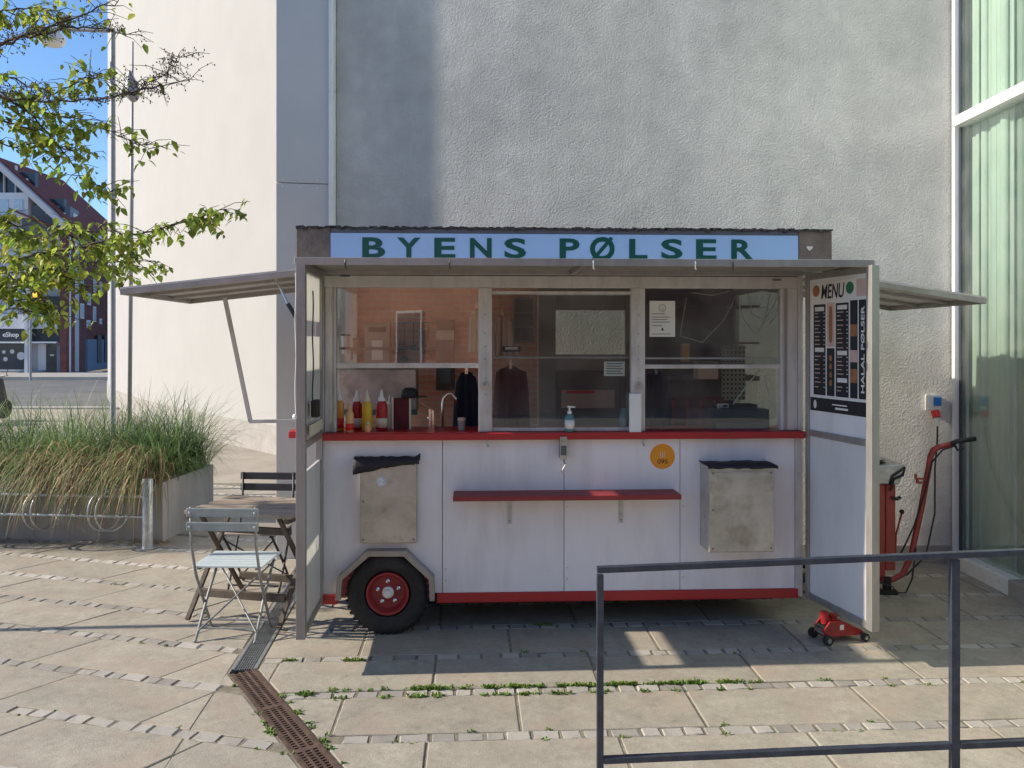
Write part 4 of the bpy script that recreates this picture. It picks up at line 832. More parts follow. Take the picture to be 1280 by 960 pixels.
o = item('water_tap', 'chrome swan neck tap behind the left window', 'tap', 553, .42, 1.10); MB().tube([(0, 0, 0), (0, 0, .30), (.008, -.0, .345), (.035, 0, .375), (.065, 0, .375), (.09, 0, .345), (.095, 0, .31)], .009, 10).build('spout', 'chrome', o, smooth=True); MB().lathe([(.025, 0), (.025, .03), (.015, .05)], 14).build('base', 'chrome', o, smooth='auto'); MB().tube([(-.05, .02, .0), (-.05, .02, .16), (-.10, .0, .22)], .008, 8).build('lever', 'chrome', o, smooth=True)
o = item('tongs', 'pair of steel serving tongs leaning by the tap', 'tongs', 537, .33, CT); MB().bar((-.06, 0, .16), (.02, 0, .11), .02, .006).build('arm', 'peach', o); MB().bar((.02, 0, .11), (.025, 0, 0), .014, .005, (0, 1, 0)).build('arm', 'chrome', o); MB().bar((.0, .02, .115), (.0, .02, 0), .014, .005, (0, 1, 0)).build('arm', 'chrome', o)
o = item('spice_jar', 'small grey jar with a lid right of the tap', 'jar', 577, .12, CT); MB().lathe([(.022, 0), (.024, .05), (.024, .06)], 16).build('body', 'inner_wall', o, smooth='auto'); MB().lathe([(.026, .061), (.026, .078), (.02, .08)], 16).build('lid', 'print_pink', o, smooth='auto')
def hanging(name, label, cat, x0, x1, y0, y1, wd, mat, seed=1, taper=.8):
    a, b = uz(x0, y0, wd), uz(x1, y1, wd); rr = random.Random(seed); m = MB(); N, K = 12, 8; wid = b[0] - a[0]; hgt = a[1] - b[1]; o = empty(name, tw((a[0] + b[0]) / 2, wd, b[1]), TR, label, cat)
    for j in range(K + 1):
        t = j / K
        for i in range(N + 1):
            s_ = i / N - .5; m.v.append((s_ * wid * (1 - (1 - taper) * t ** 3), .025 * math.sin(i * 1.7 + seed) * (1 - t * .5) + rr.uniform(-.004, .004), hgt * t - (.05 * abs(s_) * 2 * t ** 6)))
    m.f = [(j * (N + 1) + i, j * (N + 1) + i + 1, (j + 1) * (N + 1) + i + 1, (j + 1) * (N + 1) + i) for j in range(K) for i in range(N)]
    q = m.build('fabric', mat, o, smooth=True); sf = q.modifiers.new('thick', 'SOLIDIFY'); sf.thickness = .02; bx('hanger', 'chrome', o, -.01, .01, -.01, .01, hgt - .03, hgt + .04); return o
hanging('apron', 'dark navy apron hanging beside the left window post', 'apron', 566, 600, 462, 560, .55, 'navy_cloth', 1, .6)
hanging('jacket', 'maroon jacket hanging behind the middle window', 'jacket', 616, 660, 456, 570, .75, 'maroon_cloth', 2)
hanging('dark_coat', 'black coat hanging at the left of the right window', 'coat', 806, 834, 462, 570, .5, 'navy_cloth', 3)
hanging('towel', 'pale towel hanging above the maroon jacket', 'towel', 586, 606, 385, 440, .9, 'cream', 4)
hanging('tea_towel', 'orange pink cloth hanging inside the middle window', 'towel', 616, 640, 393, 445, .95, 'print_pink', 5)
def wallbox(name, label, cat, x0, x1, y0, y1, wd, th, mat, detail=None):
    a, b = uz(x0, y0, wd), uz(x1, y1, wd); o = empty(name, tw((a[0] + b[0]) / 2, wd, b[1]), TR, label, cat); W, H = b[0] - a[0], a[1] - b[1]
    m = bx('body', mat, o, -W / 2, W / 2, 0, th, 0, H, .006)
    if detail: detail(o, W, H)
    return o
def d_towel(o, W, H): bx('window', 'paper', o, -W * .22, W * .22, -.004, -.0005, H * .12, H * .6); bx('slot', 'ink', o, -W * .35, W * .35, -.004, -.0005, H * .8, H * .92)
wallbox('towel_dispenser', 'grey paper towel dispenser on the orange wall', 'dispenser', 456, 487, 405, 456, DEP - .18, .14, 'inner_wall', d_towel)
o = item('utensil_rail', 'steel rail with hanging ladles on the orange wall', 'rail', 520, DEP - .08, 1.98); MB().tube([(-.22, 0, 0), (.22, 0, 0)], .006, 8).build('rail', 'chrome', o)
for k, L in ((-.16, .2), (-.09, .26), (-.02, .17), (.1, .24)):
    m = MB(); m.tube([(k, -.012, 0), (k, -.012, -L)], .005, 6); m.lathe([(.004, .0), (.028, -.01), (.03, -.03), (.018, -.045)], 12, Matrix.Translation((k, -.012, -L))); m.build('ladle', 'inner_dark', o, smooth='auto')
for x, lab, mt, hh in ((432, 'white cup stack at the left end of the rear shelf', 'white_plastic', .14), (447, 'brown cup stack second on the rear shelf', 'print_brown', .11), (530, 'grey canister on the rear shelf right of the towel dispenser', 'inner_dark', .17)):
    u, _ = uz(x, 440, DEP - .12); o = empty('cup_stack' if 'cup' in lab else 'canister', tw(u, DEP - .12, 1.735), TR, lab, 'cups' if 'cup' in lab else 'canister'); MB().lathe([(.028, 0), (.034, hh * .9), (.037, hh * .92), (.037, hh)], 16).build('body', mt, o, smooth='auto'); MB().lathe([(.038, hh), (.038, hh + .012), (.02, hh + .014)], 16).build('rim', 'ink_soft', o)
wallbox('rear_shelf', 'thin wooden shelf along the orange back wall', 'shelf', 424, 545, 434, 437, DEP - .2, .18, 'inner_dark', lambda o, W, H: [bx('bracket', 'ink_soft', o, k - .01, k + .01, .15, .178, -.08, -.001) for k in (-W * .4, W * .4)])
wallbox('extractor_hood', 'grey steel hood behind the sauce bottles', 'hood', 422, 520, 462, 515, .85, .3, 'steel', lambda o, W, H: bx('lip', 'ink_soft', o, -W / 2 - .01, W / 2 + .01, -.012, -.001, -.02, .02))
wallbox('coffee_machine', 'dark grey machine on the shelf right of the orange wall', 'machine', 545, 568, 400, 488, DEP - .2, .16, 'inner_dark', lambda o, W, H: (bx('cup', 'ink_soft', o, -W * .3, W * .3, -.05, -.001, H * .1, H * .38), bx('lid', 'steel', o, -W * .5, W * .5, -.02, -.001, H * .72, H * .85)))
wallbox('wall_cabinet', 'small wooden drawer cabinet on the wall left of the back door', 'cabinet', 642, 668, 372, 428, DEP - .12, .1, 'inner_wall', lambda o, W, H: [bx('drawer', 'inner_dark', o, -W * .42, W * .42, -.008, -.001, H * k, H * (k + .27)) for k in (.06, .37, .68)])
wallbox('payment_terminal', 'dark card terminal on a shelf above the jacket', 'terminal', 628, 651, 433, 440, .9, .1, 'ink', lambda o, W, H: bx('screen', 'print_white', o, -W * .35, W * .35, -.003, -.0005, H * .45, H * .9))
def d_poster(o, W, H):
    bx('band', 'inner_dark', o, -W / 2 + .01, W / 2 - .01, -.003, -.0005, H * .72, H * .95); bx('picture', 'print_pink', o, -W * .42, W * .4, -.003, -.0005, H * .35, H * .66); bx('caption', 'red_plastic', o, -W * .34, W * .1, -.004, -.0031, H * .60, H * .65); bx('band', 'ink_soft', o, -W * .45, W * .45, -.003, -.0005, H * .08, H * .2)
wallbox('door_poster', 'framed pinkish poster on the lower half of the back door', 'poster', 695, 776, 463, 535, DEP - .06, .012, 'inner_dark', d_poster)
wallbox('window_notice', 'small white handwritten notice taped inside the middle window', 'notice', 755, 781, 452, 470, .05, .002, 'paper', lambda o, W, H: [bx('text_line', 'ink_soft', o, -W * .4, W * (.4 - .1 * (k % 2)), -.0012, -.0003, H * (.14 + k * .17), H * (.2 + k * .17)) for k in range(5)])
def d_cert(o, W, H):
    m = MB(); N = 28; m.tube([(.022 * math.cos(6.283 * i / N), -.0012, H * .8 + .022 * math.sin(6.283 * i / N)) for i in range(N)], .0012, 5, True); m.tube([(.012 * math.cos(a), -.0012, H * .795 + .012 * math.sin(a)) for a in [math.pi * (1.15 + .7 * i / 8) for i in range(9)]], .0012, 5); m.tube([(-.007, -.0012, H * .81), (-.007, -.0012, H * .825)], .0015, 5); m.tube([(.007, -.0012, H * .81), (.007, -.0012, H * .825)], .0015, 5)
    m.build('smiley_mark', 'ink_soft', o)
    for k, (ww, zz) in enumerate(((.5, .63), (.7, .54), (.6, .47), (.72, .40), (.4, .30), (.75, .07))): bx('text_line', 'ink_soft', o, -W * .42, -W * .42 + W * ww, -.0012, -.0003, H * zz, H * zz + .004)
    bx('crest', 'ink', o, -.006, .006, -.0012, -.0003, H * .17, H * .24)
wallbox('inspection_certificate', 'white inspection sheet with a smiley face in the right window', 'notice', 812, 844, 376, 421, .014, .0025, 'paper', d_cert)
wallbox('paper_roll_holder', 'tall white paper holder on the right window post', 'holder', 787, 802, 492, 542, -.045, .03, 'white_plastic')
o = item('hand_sanitizer', 'clear pump bottle with white top on the counter', 'bottle', 712, -.01, CT); MB().lathe([(.028, 0), (.031, .01), (.031, .085), (.022, .105), (.012, .112)], 18).build('body', 'gel', o, smooth='auto'); m = MB(); m.lathe([(.014, .112), (.014, .13), (.006, .132), (.006, .15), (.014, .152), (.014, .162)], 12); m.bar((0, 0, .158), (.035, -.0, .154), .012, .008); m.build('pump', 'white_plastic', o, smooth='auto'); MB().lathe([(.0315, .02), (.0315, .075)], 18).build('print', 'print_white', o, smooth=True)
o = item('glass_jar', 'teal glass jar beside the right window post', 'jar', 780, .1, CT); MB().lathe([(.02, 0), (.03, .02), (.03, .09), (.02, .12), (.02, .14)], 16).build('body', 'gel', o, smooth='auto')
wallbox('perforated_panel', 'pale perforated steel panel inside the right window', 'panel', 902, 932, 432, 500, .9, .02, 'inner_wall', lambda o, W, H: [bx('hole', 'ink', o, -W / 2 + W * (i + .3) / 6, -W / 2 + W * (i + .75) / 6, -.002, -.0004, H * (j + .3) / 12, H * (j + .75) / 12) for i in range(6) for j in range(12)])
wallbox('red_crate', 'dark red plastic crate on the shelf in the right window', 'crate', 836, 905, 497, 540, .6, .25, 'maroon_cloth', lambda o, W, H: [bx('rib', 'red_rim', o, -W / 2 + W * k, -W / 2 + W * k + .02, -.008, -.001, .02, H - .02) for k in (.05, .3, .55, .8)])
wallbox('cash_register', 'black cash drawer with keys at the right window', 'register', 893, 962, 512, 541, .12, .18, 'black_plastic', lambda o, W, H: (bx('drawer', 'ink_soft', o, -W * .46, W * .46, -.006, -.001, .02, H * .45), bx('tray', 'ink', o, -W * .4, W * .3, .02, .15, H, H + .03)))
wallbox('phone', 'white handset lying on the black register', 'phone', 898, 912, 505, 511, .14, .04, 'white_plastic', lambda o, W, H: bx('screen', 'ink', o, -W * .1, W * .3, -.002, -.0004, H * .3, H * .8))
wallbox('shelf_box', 'grey pink box on a shelf behind the right window', 'box', 872, 898, 452, 474, .8, .12, 'print_pink', lambda o, W, H: bx('flap', 'inner_wall', o, -W * .5, W * .5, -.004, -.001, H * .8, H))
wallbox('shelf_bottle_box', 'orange carton standing on the rear shelf in the right window', 'carton', 853, 862, 430, 452, .9, .06, 'remoulade', lambda o, W, H: bx('lid', 'peach', o, -W * .5, W * .5, -.002, .0, H * .88, H + .004))
cb = MB(); 
for pth in ([(858, 372), (850, 420), (878, 428), (905, 400), (920, 370)], [(920, 370), (930, 400), (945, 420), (972, 372)], [(935, 368), (940, 392), (955, 400), (962, 370)], [(950, 462), (935, 480), (920, 500), (912, 512)], [(955, 470), (962, 500), (958, 530)], [(865, 366), (890, 369), (912, 364)], [(975, 380), (968, 398), (962, 405)]):
    Q = []
    for i in range(len(pth) - 1):
        for k in range(5): t = k / 5; Q.append((pth[i][0] + (pth[i + 1][0] - pth[i][0]) * t, pth[i][1] + (pth[i + 1][1] - pth[i][1]) * t))
    Q.append(pth[-1]); cb.tube([tw(uz(x, y, .16)[0], .16, uz(x, y, .16)[1]) for x, y in Q], .0035, 5)
tag(cb.build('loose_cables', 'white_plastic', None, smooth=True), 'tangle of thin white cables hanging inside the right window', 'cables')
wallbox('shelf_unit', 'dark shelf unit against the back wall at the right', 'shelf', 806, 950, 470, 476, .95, .3, 'inner_dark', lambda o, W, H: [bx('board', 'inner_dark', o, -W / 2, W / 2, 0, .3, .28 * k, .28 * k + .015) for k in (1, 2)])

# ---- menu poster on the right door (door faces the viewer with its -y side)
dm = T.matrix_basis @ rd.matrix_basis
mp_ = empty('menu_poster', dm @ Vector((0.045, -.012 if False else -.0105, 1.40)), TR + rd.rotation_euler.z, 'black and white menu poster on the inside of the right door', 'poster')
# the side seen from the photograph is local -y when x runs from hinge to outer edge
PW, PH = .545, .80
def pp(name, mat, x0, x1, z0, z1, lay=1): return bx(name, mat, mp_, x0, x1, -.0022 - lay * .0006, -.0017 - (lay - 1) * .0006 - .0004, z0, z1)
bx('sheet', 'print_white', mp_, 0, PW, -.0022, 0, 0, PH)
fz = lambda a, b, d, cx, cz: (cx + a, -.0030 - d, cz + b)
text_obj('title', 'MENU', 'ink', mp_, .088, .215, lambda a, b, d: fz(a + b * .12, b, d, .225, .735), .015, .0008)
for (cx, mt) in ((.06, 'print_brown'), (.385, 'print_green')): 
    q = MB().lathe([(.036, 0), (.036, .0007)], 24, Matrix.Translation((cx, -.0023, .745)) @ Matrix.Rotation(R(90), 4, 'X')); q.build('emblem', mt, mp_)
pp('stripe', 'print_pink', .445, PW, .69, .79)
def column(x0, x1, z0, z1, heads, seed):
    c = pp('column', 'ink', x0, x1, z0, z1); rr = random.Random(seed); tl = MB(); tp = MB(); W = x1 - x0; z = z1 - .03
    hz = [z0 + (z1 - z0) * h_ for h_ in heads]; hd = MB()
    for h_ in hz: hd.box(x0 + W * .12, x1 - W * .12, -.0036, -.0030, h_ - .014, h_ + .012)
    hd.build('heading', 'print_white', c)
    z = z1 - .055
    while z > z0 + .03:
        if all(abs(z - h_) > .022 for h_ in hz): tl.box(x0 + W * .1, x0 + W * rr.uniform(.35, .62), -.0035, -.0030, z - .0028, z + .0028); tp.box(x1 - W * .16, x1 - W * .06, -.0035, -.0030, z - .0025, z + .0025)
        z -= rr.choice((.022, .026, .03))
    tl.build('text_lines', 'print_pink', c); tp.build('price_lines', 'print_white', c)
column(.035, .155, .10, .66, (.95, .50), 1); column(.255, .375, .10, .66, (.955, .47, .18), 2)
q = pp('picture', 'print_pink', .168, .243, .40, .665); m = MB(); m.lathe([(.001, .42), (.014, .43), (.018, .48), (.018, .59), (.013, .64), (.001, .65)], 12, Matrix.Translation((.205, -.0028, 0)) @ Matrix.Diagonal((1, .04, 1, 1))); m.build('sausage_picture', 'print_brown', q)
q = pp('picture', 'ink', .168, .243, .10, .39); m = MB(); 
for k in (.16, .21, .26, .31): m.lathe([(.001, k), (.014, k + .008), (.012, k + .03), (.001, k + .04)], 10, Matrix.Translation((.205, -.0028, 0)) @ Matrix.Diagonal((1, .04, 1, 1)))
m.build('food_picture', 'print_brown', q)
q = pp('column', 'ink', .388, .455, .10, .67)
for (z0, z1, mt) in ((.46, .53, 'print_brown'), (.31, .38, 'print_pink'), (.19, .27, 'print_brown')): pp('food_picture', mt, .390, .453, z0, z1, 2).parent = q
q = pp('side_banner', 'ink', .465, .535, .10, .67); text_obj('banner_lettering', 'HALAL PØLSER', 'print_white', q, .030, .50, lambda a, b, d: fz(-b, a, d, .500, .385), .02, .0006)
q = pp('footer', 'ink', .0, PW, .0, .082); MB().lathe([(.022, 0), (.022, .0005)], 20, Matrix.Translation((.05, -.0030, .04)) @ Matrix.Rotation(R(90), 4, 'X') @ Matrix.Diagonal((.7, 1.2, 1, 1))).build('footer_emblem', 'print_white', q)
m = MB(); m.box(.22, .36, -.0036, -.0030, .046, .053); m.box(.25, .37, -.0036, -.0030, .022, .034); m.build('footer_text', 'print_white', q)

# ================================================================== STREET FURNITURE NEAR THE TRAILER
# folding bistro chair: local y = facing direction, origin on the ground below the seat centre
def chair(loc, rz, frame, slat, seatm, label, wd=.42):
    c = empty('folding_chair', loc, rz, label, 'chair', 'folding chairs at the cafe table'); hw = wd / 2
    for s_ in (-1, 1):
        x = s_ * (hw - .012)
        MB().tube([(x, -.235, .83), (x, -.225, .60), (x, -.16, .40), (x * .97, .05, .02), (x * .97, .075, .007)], .009, 8).build('back_leg', frame, c, smooth=True)
        x2 = s_ * (hw - .03); MB().tube([(x2, .17, .435), (x2, -.02, .24), (x2 * 1.02, -.20, .012), (x2 * 1.02, -.215, .007)], .009, 8).build('front_leg', frame, c, smooth=True)
        MB().bar((x2, -.16, .437), (x2, .19, .437), .022, .012).build('seat_rail', frame, c)
    MB().tube([(-hw + .02, .06, .05), (hw - .02, .06, .05)], .007, 8).build('stretcher', frame, c); MB().tube([(-hw + .02, -.15, .07), (hw - .02, -.15, .07)], .006, 8).build('stretcher', frame, c)
    m = MB(); m.tube([(-hw + .02, .155, .41), (hw - .03, -.175, .06)], .006, 6); m.tube([(hw - .02, .155, .41), (-hw + .03, -.175, .06)], .006, 6); m.build('cross_brace', frame, c)
    for k in range(7): bx('seat_slat', seatm, c, -hw - .01, hw + .01, -.165 + k * .052, -.125 + k * .052, .444, .458, .004)
    for z in (.80, .715):
        q = bx('back_slat', slat, c, -hw - .01, hw + .01, -.252, -.236, z - .027, z + .027, .005)
        rv = MB()
        for s_ in (-1, 1): rv.lathe([(.008, -.002), (.008, .002), (.003, .004)], 8, Matrix.Translation((s_ * (hw - .012), -.253, z)) @ Matrix.Rotation(R(90), 4, 'X')); rv.lathe([(.008, -.002), (.008, .002), (.003, .004)], 8, Matrix.Translation((s_ * (hw - .012), -.235, z)) @ Matrix.Rotation(R(-90), 4, 'X'))
        rv.build('bolts', 'galv', q)
    return c
chair((-1.735, 5.06, .0), R(-2), 'chair_frame', 'chair_grey', 'chair_slat', 'grey folding chair with its back to the viewer in front of the wooden table')
chair((-1.885, 5.90, .0), R(180 - 4), 'black_paint', 'black_paint', 'inner_wall', 'black slatted folding chair behind the wooden table')
# folding wooden table
tbl = empty('folding_table', (-1.73, 5.44, 0), R(-13), 'weathered wooden folding cafe table between the two chairs', 'table')
for k in range(8): bx('top_slat', 'weathered_wood', tbl, -.37, .40, -.28 + k * .0705, -.28 + k * .0705 + .064, .70, .722, .003)
for s_ in (-1, 1):
    MB().bar((s_ * .33, .25, .69), (s_ * .33, -.30, .015), .020, .032, (1, 0, 0)).build('leg', 'dark_wood', tbl, bevel=.003); MB().bar((s_ * .285, -.22, .69), (s_ * .285, .30, .015), .020, .032, (1, 0, 0)).build('leg', 'dark_wood', tbl, bevel=.003); bx('top_rail', 'dark_wood', tbl, s_ * .36 - .015, s_ * .36 + .015, -.27, .27, .665, .698)
bx('cross_bar', 'dark_wood', tbl, -.31, .31, -.205, -.175, .14, .19, .003); bx('cross_bar', 'dark_wood', tbl, -.265, .265, .20, .23, .14, .19, .003); bx('cross_bar', 'dark_wood', tbl, -.31, .31, -.13, -.10, .555, .60, .003)
# bike rack
rk = empty('bike_rack', (-3.235, 7.1, 0), 0, 'galvanised bike rack with ring stands in front of the planter', 'bike rack'); rdv = Vector((-1.39, .12, 0)).normalized()
m = MB().lathe([(.045, .012), (.045, .612), (.040, .618), (.001, .618)], 24); m.build('end_post', 'galv', rk, smooth='auto'); MB().lathe([(.085, 0), (.085, .012), (.05, .013)], 24).build('base_plate', 'galv', rk, smooth='auto')
for z in (.455, .275): MB().tube([tuple(rdv * .03 + Vector((0, 0, z))), tuple(rdv * 2.6 + Vector((0, 0, z)))], .016, 10).build('rail', 'galv', rk, smooth='auto')
for d in (.305, .375, .90, .97, 1.50, 1.57):
    N = 28; cen = rdv * d + Vector((0, -.03, .34)); ax = (rdv * .38 + Vector((0, -1, 0))).normalized(); MB().tube([tuple(cen + ax * (.185 * math.cos(6.2832 * i / N)) + Vector((0, 0, .185 * math.sin(6.2832 * i / N)))) for i in range(N)], .008, 8, True).build('ring', 'galv', rk, smooth=True)
MB().lathe([(.045, .012), (.045, .618), (.001, .619)], 20, Matrix.Translation(rdv * 2.6)).build('end_post', 'galv', rk, smooth='auto')
# planter with long grass
PF = 7.42
plt = empty('concrete_planter', (-4.8, PF, 0), R(-3.0), 'long low concrete planter overgrown with grass', 'planter')
px1 = 1.60
bx('front_wall', 'concrete', plt, -3.2, px1, 0, .10, -.04, .54, .008); bx('back_wall', 'concrete', plt, -3.2, px1, 1.0, 1.1, -.04, .54, .008); bx('end_wall', 'concrete', plt, px1 - .10, px1, .102, .998, -.04, .54, .008); bx('end_wall', 'concrete', plt, -3.2, -3.1, .102, .998, -.04, .54, .008); bx('soil', 'soil', plt, -3.1, px1 - .1, .102, .998, .1, .47)
def blades(n_, mat, fn, seed, name, label, wid):
    rr = random.Random(seed); m = MB()
    for _ in range(n_):
        b, d, up, Ln, g_ = fn(rr); p = b.copy(); v = (d + Vector((0, 0, up))).normalized(); sN = 6; step = Ln / sN; sd_ = Vector((-v.y, v.x, 0)); sd_ = (sd_ if sd_.length > .01 else Vector((1, 0, 0))).normalized(); tw_ = rr.uniform(-1, 1); row = []
        for k in range(sN + 1):
            w_ = wid * (1 - (k / sN) ** 1.8) * rr.uniform(.9, 1.1) + .0006; s2 = (sd_ + Vector((0, 0, .3 * tw_))).normalized(); row += [p - s2 * w_ / 2, p + s2 * w_ / 2]
            p = p + v * step; v = (v + Vector((rr.uniform(-.05, .05), rr.uniform(-.05, .05), -g_ * (k + 1) / sN))).normalized()
        m.add(row, [(2 * k, 2 * k + 1, 2 * k + 3, 2 * k + 2) for k in range(sN)])
    o = m.build(name, mat, None, loc=plt.location, rz=R(-3.0), smooth=True); return tag(o, label, 'grass', kind='stuff')
clr = random.Random(11); clumps = [(clr.uniform(-3.0, px1 - .12), clr.uniform(.12, .98)) for _ in range(60)]
def f_green(rr):
    c = rr.choice(clumps); a = rr.uniform(0, 6.283); b = Vector((min(px1 - .05, c[0] + rr.gauss(0, .07)), max(.06, c[1] + rr.gauss(0, .07)), .46)); d = Vector((math.cos(a), math.sin(a) - .15, 0)) * rr.uniform(.2, .95)
    return b, d, 1.0, rr.uniform(.5, 1.12), rr.uniform(.3, .85)
def f_tall(rr):
    c = rr.choice(clumps); a = rr.uniform(0, 6.283); b = Vector((min(px1 - .05, c[0] + rr.gauss(0, .06)), max(.3, c[1] + rr.gauss(0, .06)), .46)); d = Vector((math.cos(a), math.sin(a), 0)) * rr.uniform(.05, .6) + Vector((.1, 0, 0))
    return b, d, 1.0, rr.uniform(.5, 1.0), rr.uniform(.0, .3)
def f_front(rr):
    x = min(px1 - .06, rr.choice(clumps)[0] + rr.gauss(0, .09)); b = Vector((x + rr.gauss(0, .03), rr.uniform(.02, .34), .50)); d = Vector((rr.gauss(.05, .3), -1, 0)) * rr.uniform(.45, 1.1)
    return b, d, rr.uniform(.3, 1.5), rr.uniform(.3, 1.05), rr.uniform(.6, 1.7)
def f_right(rr):
    b = Vector((px1 - .08 + rr.gauss(0, .02), rr.uniform(.15, .95), .50)); d = Vector((1, rr.gauss(-.1, .5), 0)) * rr.uniform(.3, .9); return b, d, rr.uniform(.6, 1.4), rr.uniform(.3, .6), rr.uniform(.5, 1.2)
blades(6200, 'grass_green', f_green, 1, 'long_grass', 'thick green ornamental grass filling the concrete planter', .0095)
blades(900, 'grass_blue', f_tall, 2, 'grass_stalks', 'upright blue green grass stalks rising from the planter', .006)
blades(2600, 'straw', f_front, 3, 'dry_straw', 'dry straw coloured grass drooping over the planter front', .0085)
blades(1700, 'grass_green', f_front, 4, 'drooping_grass', 'green grass blades drooping over the planter front', .0095)
blades(170, 'grass_green', f_right, 5, 'edge_grass', 'dark grass blades leaning over the planter right end', .0065)
lit = MB(); rr = random.Random(9)
for _ in range(260):
    x = rr.uniform(-3, px1 - .35) if rr.random() < .5 else rr.gauss(1.5, .12); b = Vector((x, rr.uniform(-.22, -.01) * rr.random() ** .5, .004)); a = rr.uniform(0, 6.28); d = Vector((math.cos(a), math.sin(a) * .6, rr.uniform(-.02, .5))) * rr.uniform(.03, .09); s_ = Vector((-d.y, d.x, 0)).normalized() * .006; lit.add([b - s_, b + s_, b + d + s_ * .2, b + d - s_ * .2], [(0, 1, 2, 3)])
tag(lit.build('dead_leaves', 'straw', None, loc=plt.location, rz=R(-3)), 'dry straw litter lying at the foot of the planter', 'litter', kind='stuff')

# railing in the foreground
ra, rb_ = Vector((.341, 3.1)), Vector((3.1, 3.1)); slope = .0415
rl = empty('handrail', (.341, 3.1, 0), 0, 'dark grey steel railing with square bars in the foreground', 'railing')
bx('post', 'railing_paint', rl, -.013, .013, -.014, .014, -.01, .925, .002)
bx('post', 'railing_paint', rl, 1.356, 1.390, -.012, .012, -.01, .985, .002); bx('post', 'railing_paint', rl, 2.80, 2.834, -.012, .012, -.01, 1.045, .002)
for z in (.9445, .2075):
    for (x0, x1, hh) in ((-.013, 1.355 if z < .5 else 2.84, .024), (1.391, 2.80, .025)):
        if z > .5 and x0 > 0: continue
        MB().bar((x0 if z > .5 else x0 + .0265 * (x0 < 0), 0, z + slope * (x0 + .014)), (x1, 0, z + slope * (x1 + .014)), .028, hh).build('rail', 'railing_paint', rl, bevel=.003)

# floor jack
fj = empty('floor_jack', (2.0, 4.92, 0), R(16), 'small red trolley jack on the paving under the right door', 'jack')
for s_ in (-1, 1):
    MB().prism([(-.13, .035), (-.13, .085), (-.09, .13), (-.01, .125), (.13, .065), (.15, .05), (.15, .03), (.0, .035)], s_ * .045 - .005, s_ * .045 + .005, lambda a, b, d: (a, d, b)).build('side_plate', 'red_jack', fj, bevel=.002)
    for (x, r) in ((-.12, .030), (.145, .024)):
        q = MB().tube([(x, s_ * .058, r), (x, s_ * .084, r)], r, 20).build('wheel', 'rubber', fj, smooth='auto'); MB().tube([(x, s_ * .084, r), (x, s_ * .0875, r)], r * .5, 14).build('wheel_hub', 'chrome', q)
bx('frame_plate', 'red_jack', fj, -.06, .13, -.0395, .0395, .045, .062, .002); MB().tube([(-.12, -.056, .045), (-.12, .056, .045)], .010, 10).build('axle', 'chrome', fj)
MB().prism([(-.09, .10), (-.03, .10), (.06, .085), (.09, .07), (.06, .065), (-.09, .075)], -.028, .028, lambda a, b, d: (a, d, b)).build('lift_arm', 'red_jack', fj, bevel=.003)
MB().tube([(-.085, 0, .11), (-.095, 0, .175)], .026, 14).build('handle_socket', 'red_jack', fj, smooth='auto'); MB().lathe([(.024, 0), (.028, .012), (.028, .022)], 16, Matrix.Translation((-.03, 0, .135))).build('saddle', 'red_jack', fj, smooth='auto'); bx('pump_block', 'black_plastic', fj, -.125, -.07, -.036, .036, .075, .10, .004); bx('label_plate', 'print_white', fj, -.02, .008, -.0518, -.0502, .075, .105); bx('front_plate', 'chrome', fj, -.137, -.132, -.036, .036, .06, .085)
# red cart / trailer mover with tiller handle
ct = empty('hand_cart', (2.66, 5.95, 0), R(-4), 'red motorised hand cart with a tall bent handle behind the right door', 'cart')
bx('body', 'red_cart', ct, -.32, .055, -.16, .16, .12, .80, .012); bx('side_post', 'red_cart', ct, .058, .13, -.15, .10, .17, .80, .010); 
MB().prism([(-.33, .80), (.14, .80), (.19, .93), (.17, .95), (-.33, .90)], -.18, .18, lambda a, b, d: (a, d, b)).build('lid', 'galv', ct, bevel=.01)
MB().tube([(.075, -.185, .80), (.09, -.185, .86), (.18, -.185, .925), (.165, -.185, .87), (.10, -.185, .84), (.085, -.185, .78), (.07, -.185, .76)], .010, 8).build('lid_edge', 'black_plastic', ct, smooth=True)
MB().add([(-.05, -.1, .92), (.06, -.12, .965), (.12, .0, .955), (.0, .08, .93), (.03, -.02, .95)], [(0, 1, 4), (1, 2, 4), (2, 3, 4), (3, 0, 4)]).build('loose_bag', 'black_cloth', ct)
for z in (.70, .26): MB().tube([(.10, -.16, z), (.13, -.17, z - .005), (.155, -.17, z + .01)], .012, 8).build('catch', 'black_plastic', ct)
MB().tube([(.145, -.1, .25), (.15, -.1, .42), (.19, -.1, .575)], .007, 8).build('lever', 'red_rim', ct); MB().lathe([(.001, -.018), (.013, -.013), (.018, 0), (.013, .013), (.001, .018)], 12, Matrix.Translation((.192, -.1, .59))).build('lever_knob', 'black_plastic', ct, smooth=True)
hd = MB().tube([(.02, -.12, .10), (.12, -.12, .10), (.19, -.12, .14), (.25, -.12, .28), (.32, -.12, .62), (.375, -.12, .93), (.385, -.12, 1.00), (.405, -.12, 1.045), (.45, -.12, 1.07), (.52, -.12, 1.085)], .021, 12).build('handle_tube', 'red_cart', ct, smooth=True)
MB().tube([(.52, -.12, 1.085), (.57, -.12, 1.11), (.70, -.12, 1.128)], .017, 10).build('grip', 'black_plastic', hd, smooth=True); MB().tube([(.55, -.12, 1.09), (.56, -.15, 1.05), (.60, -.16, 1.06)], .009, 8).build('brake_lever', 'black_plastic', hd); MB().box(.285, .352, -.13, -.11, .80, .815).box(.285, .30, -.13, -.11, .815, .829).box(.285, .345, -.13, -.11, .829, .842).box(.275, .288, -.13, -.11, .829, .87).build('bracket', 'red_cart', hd)
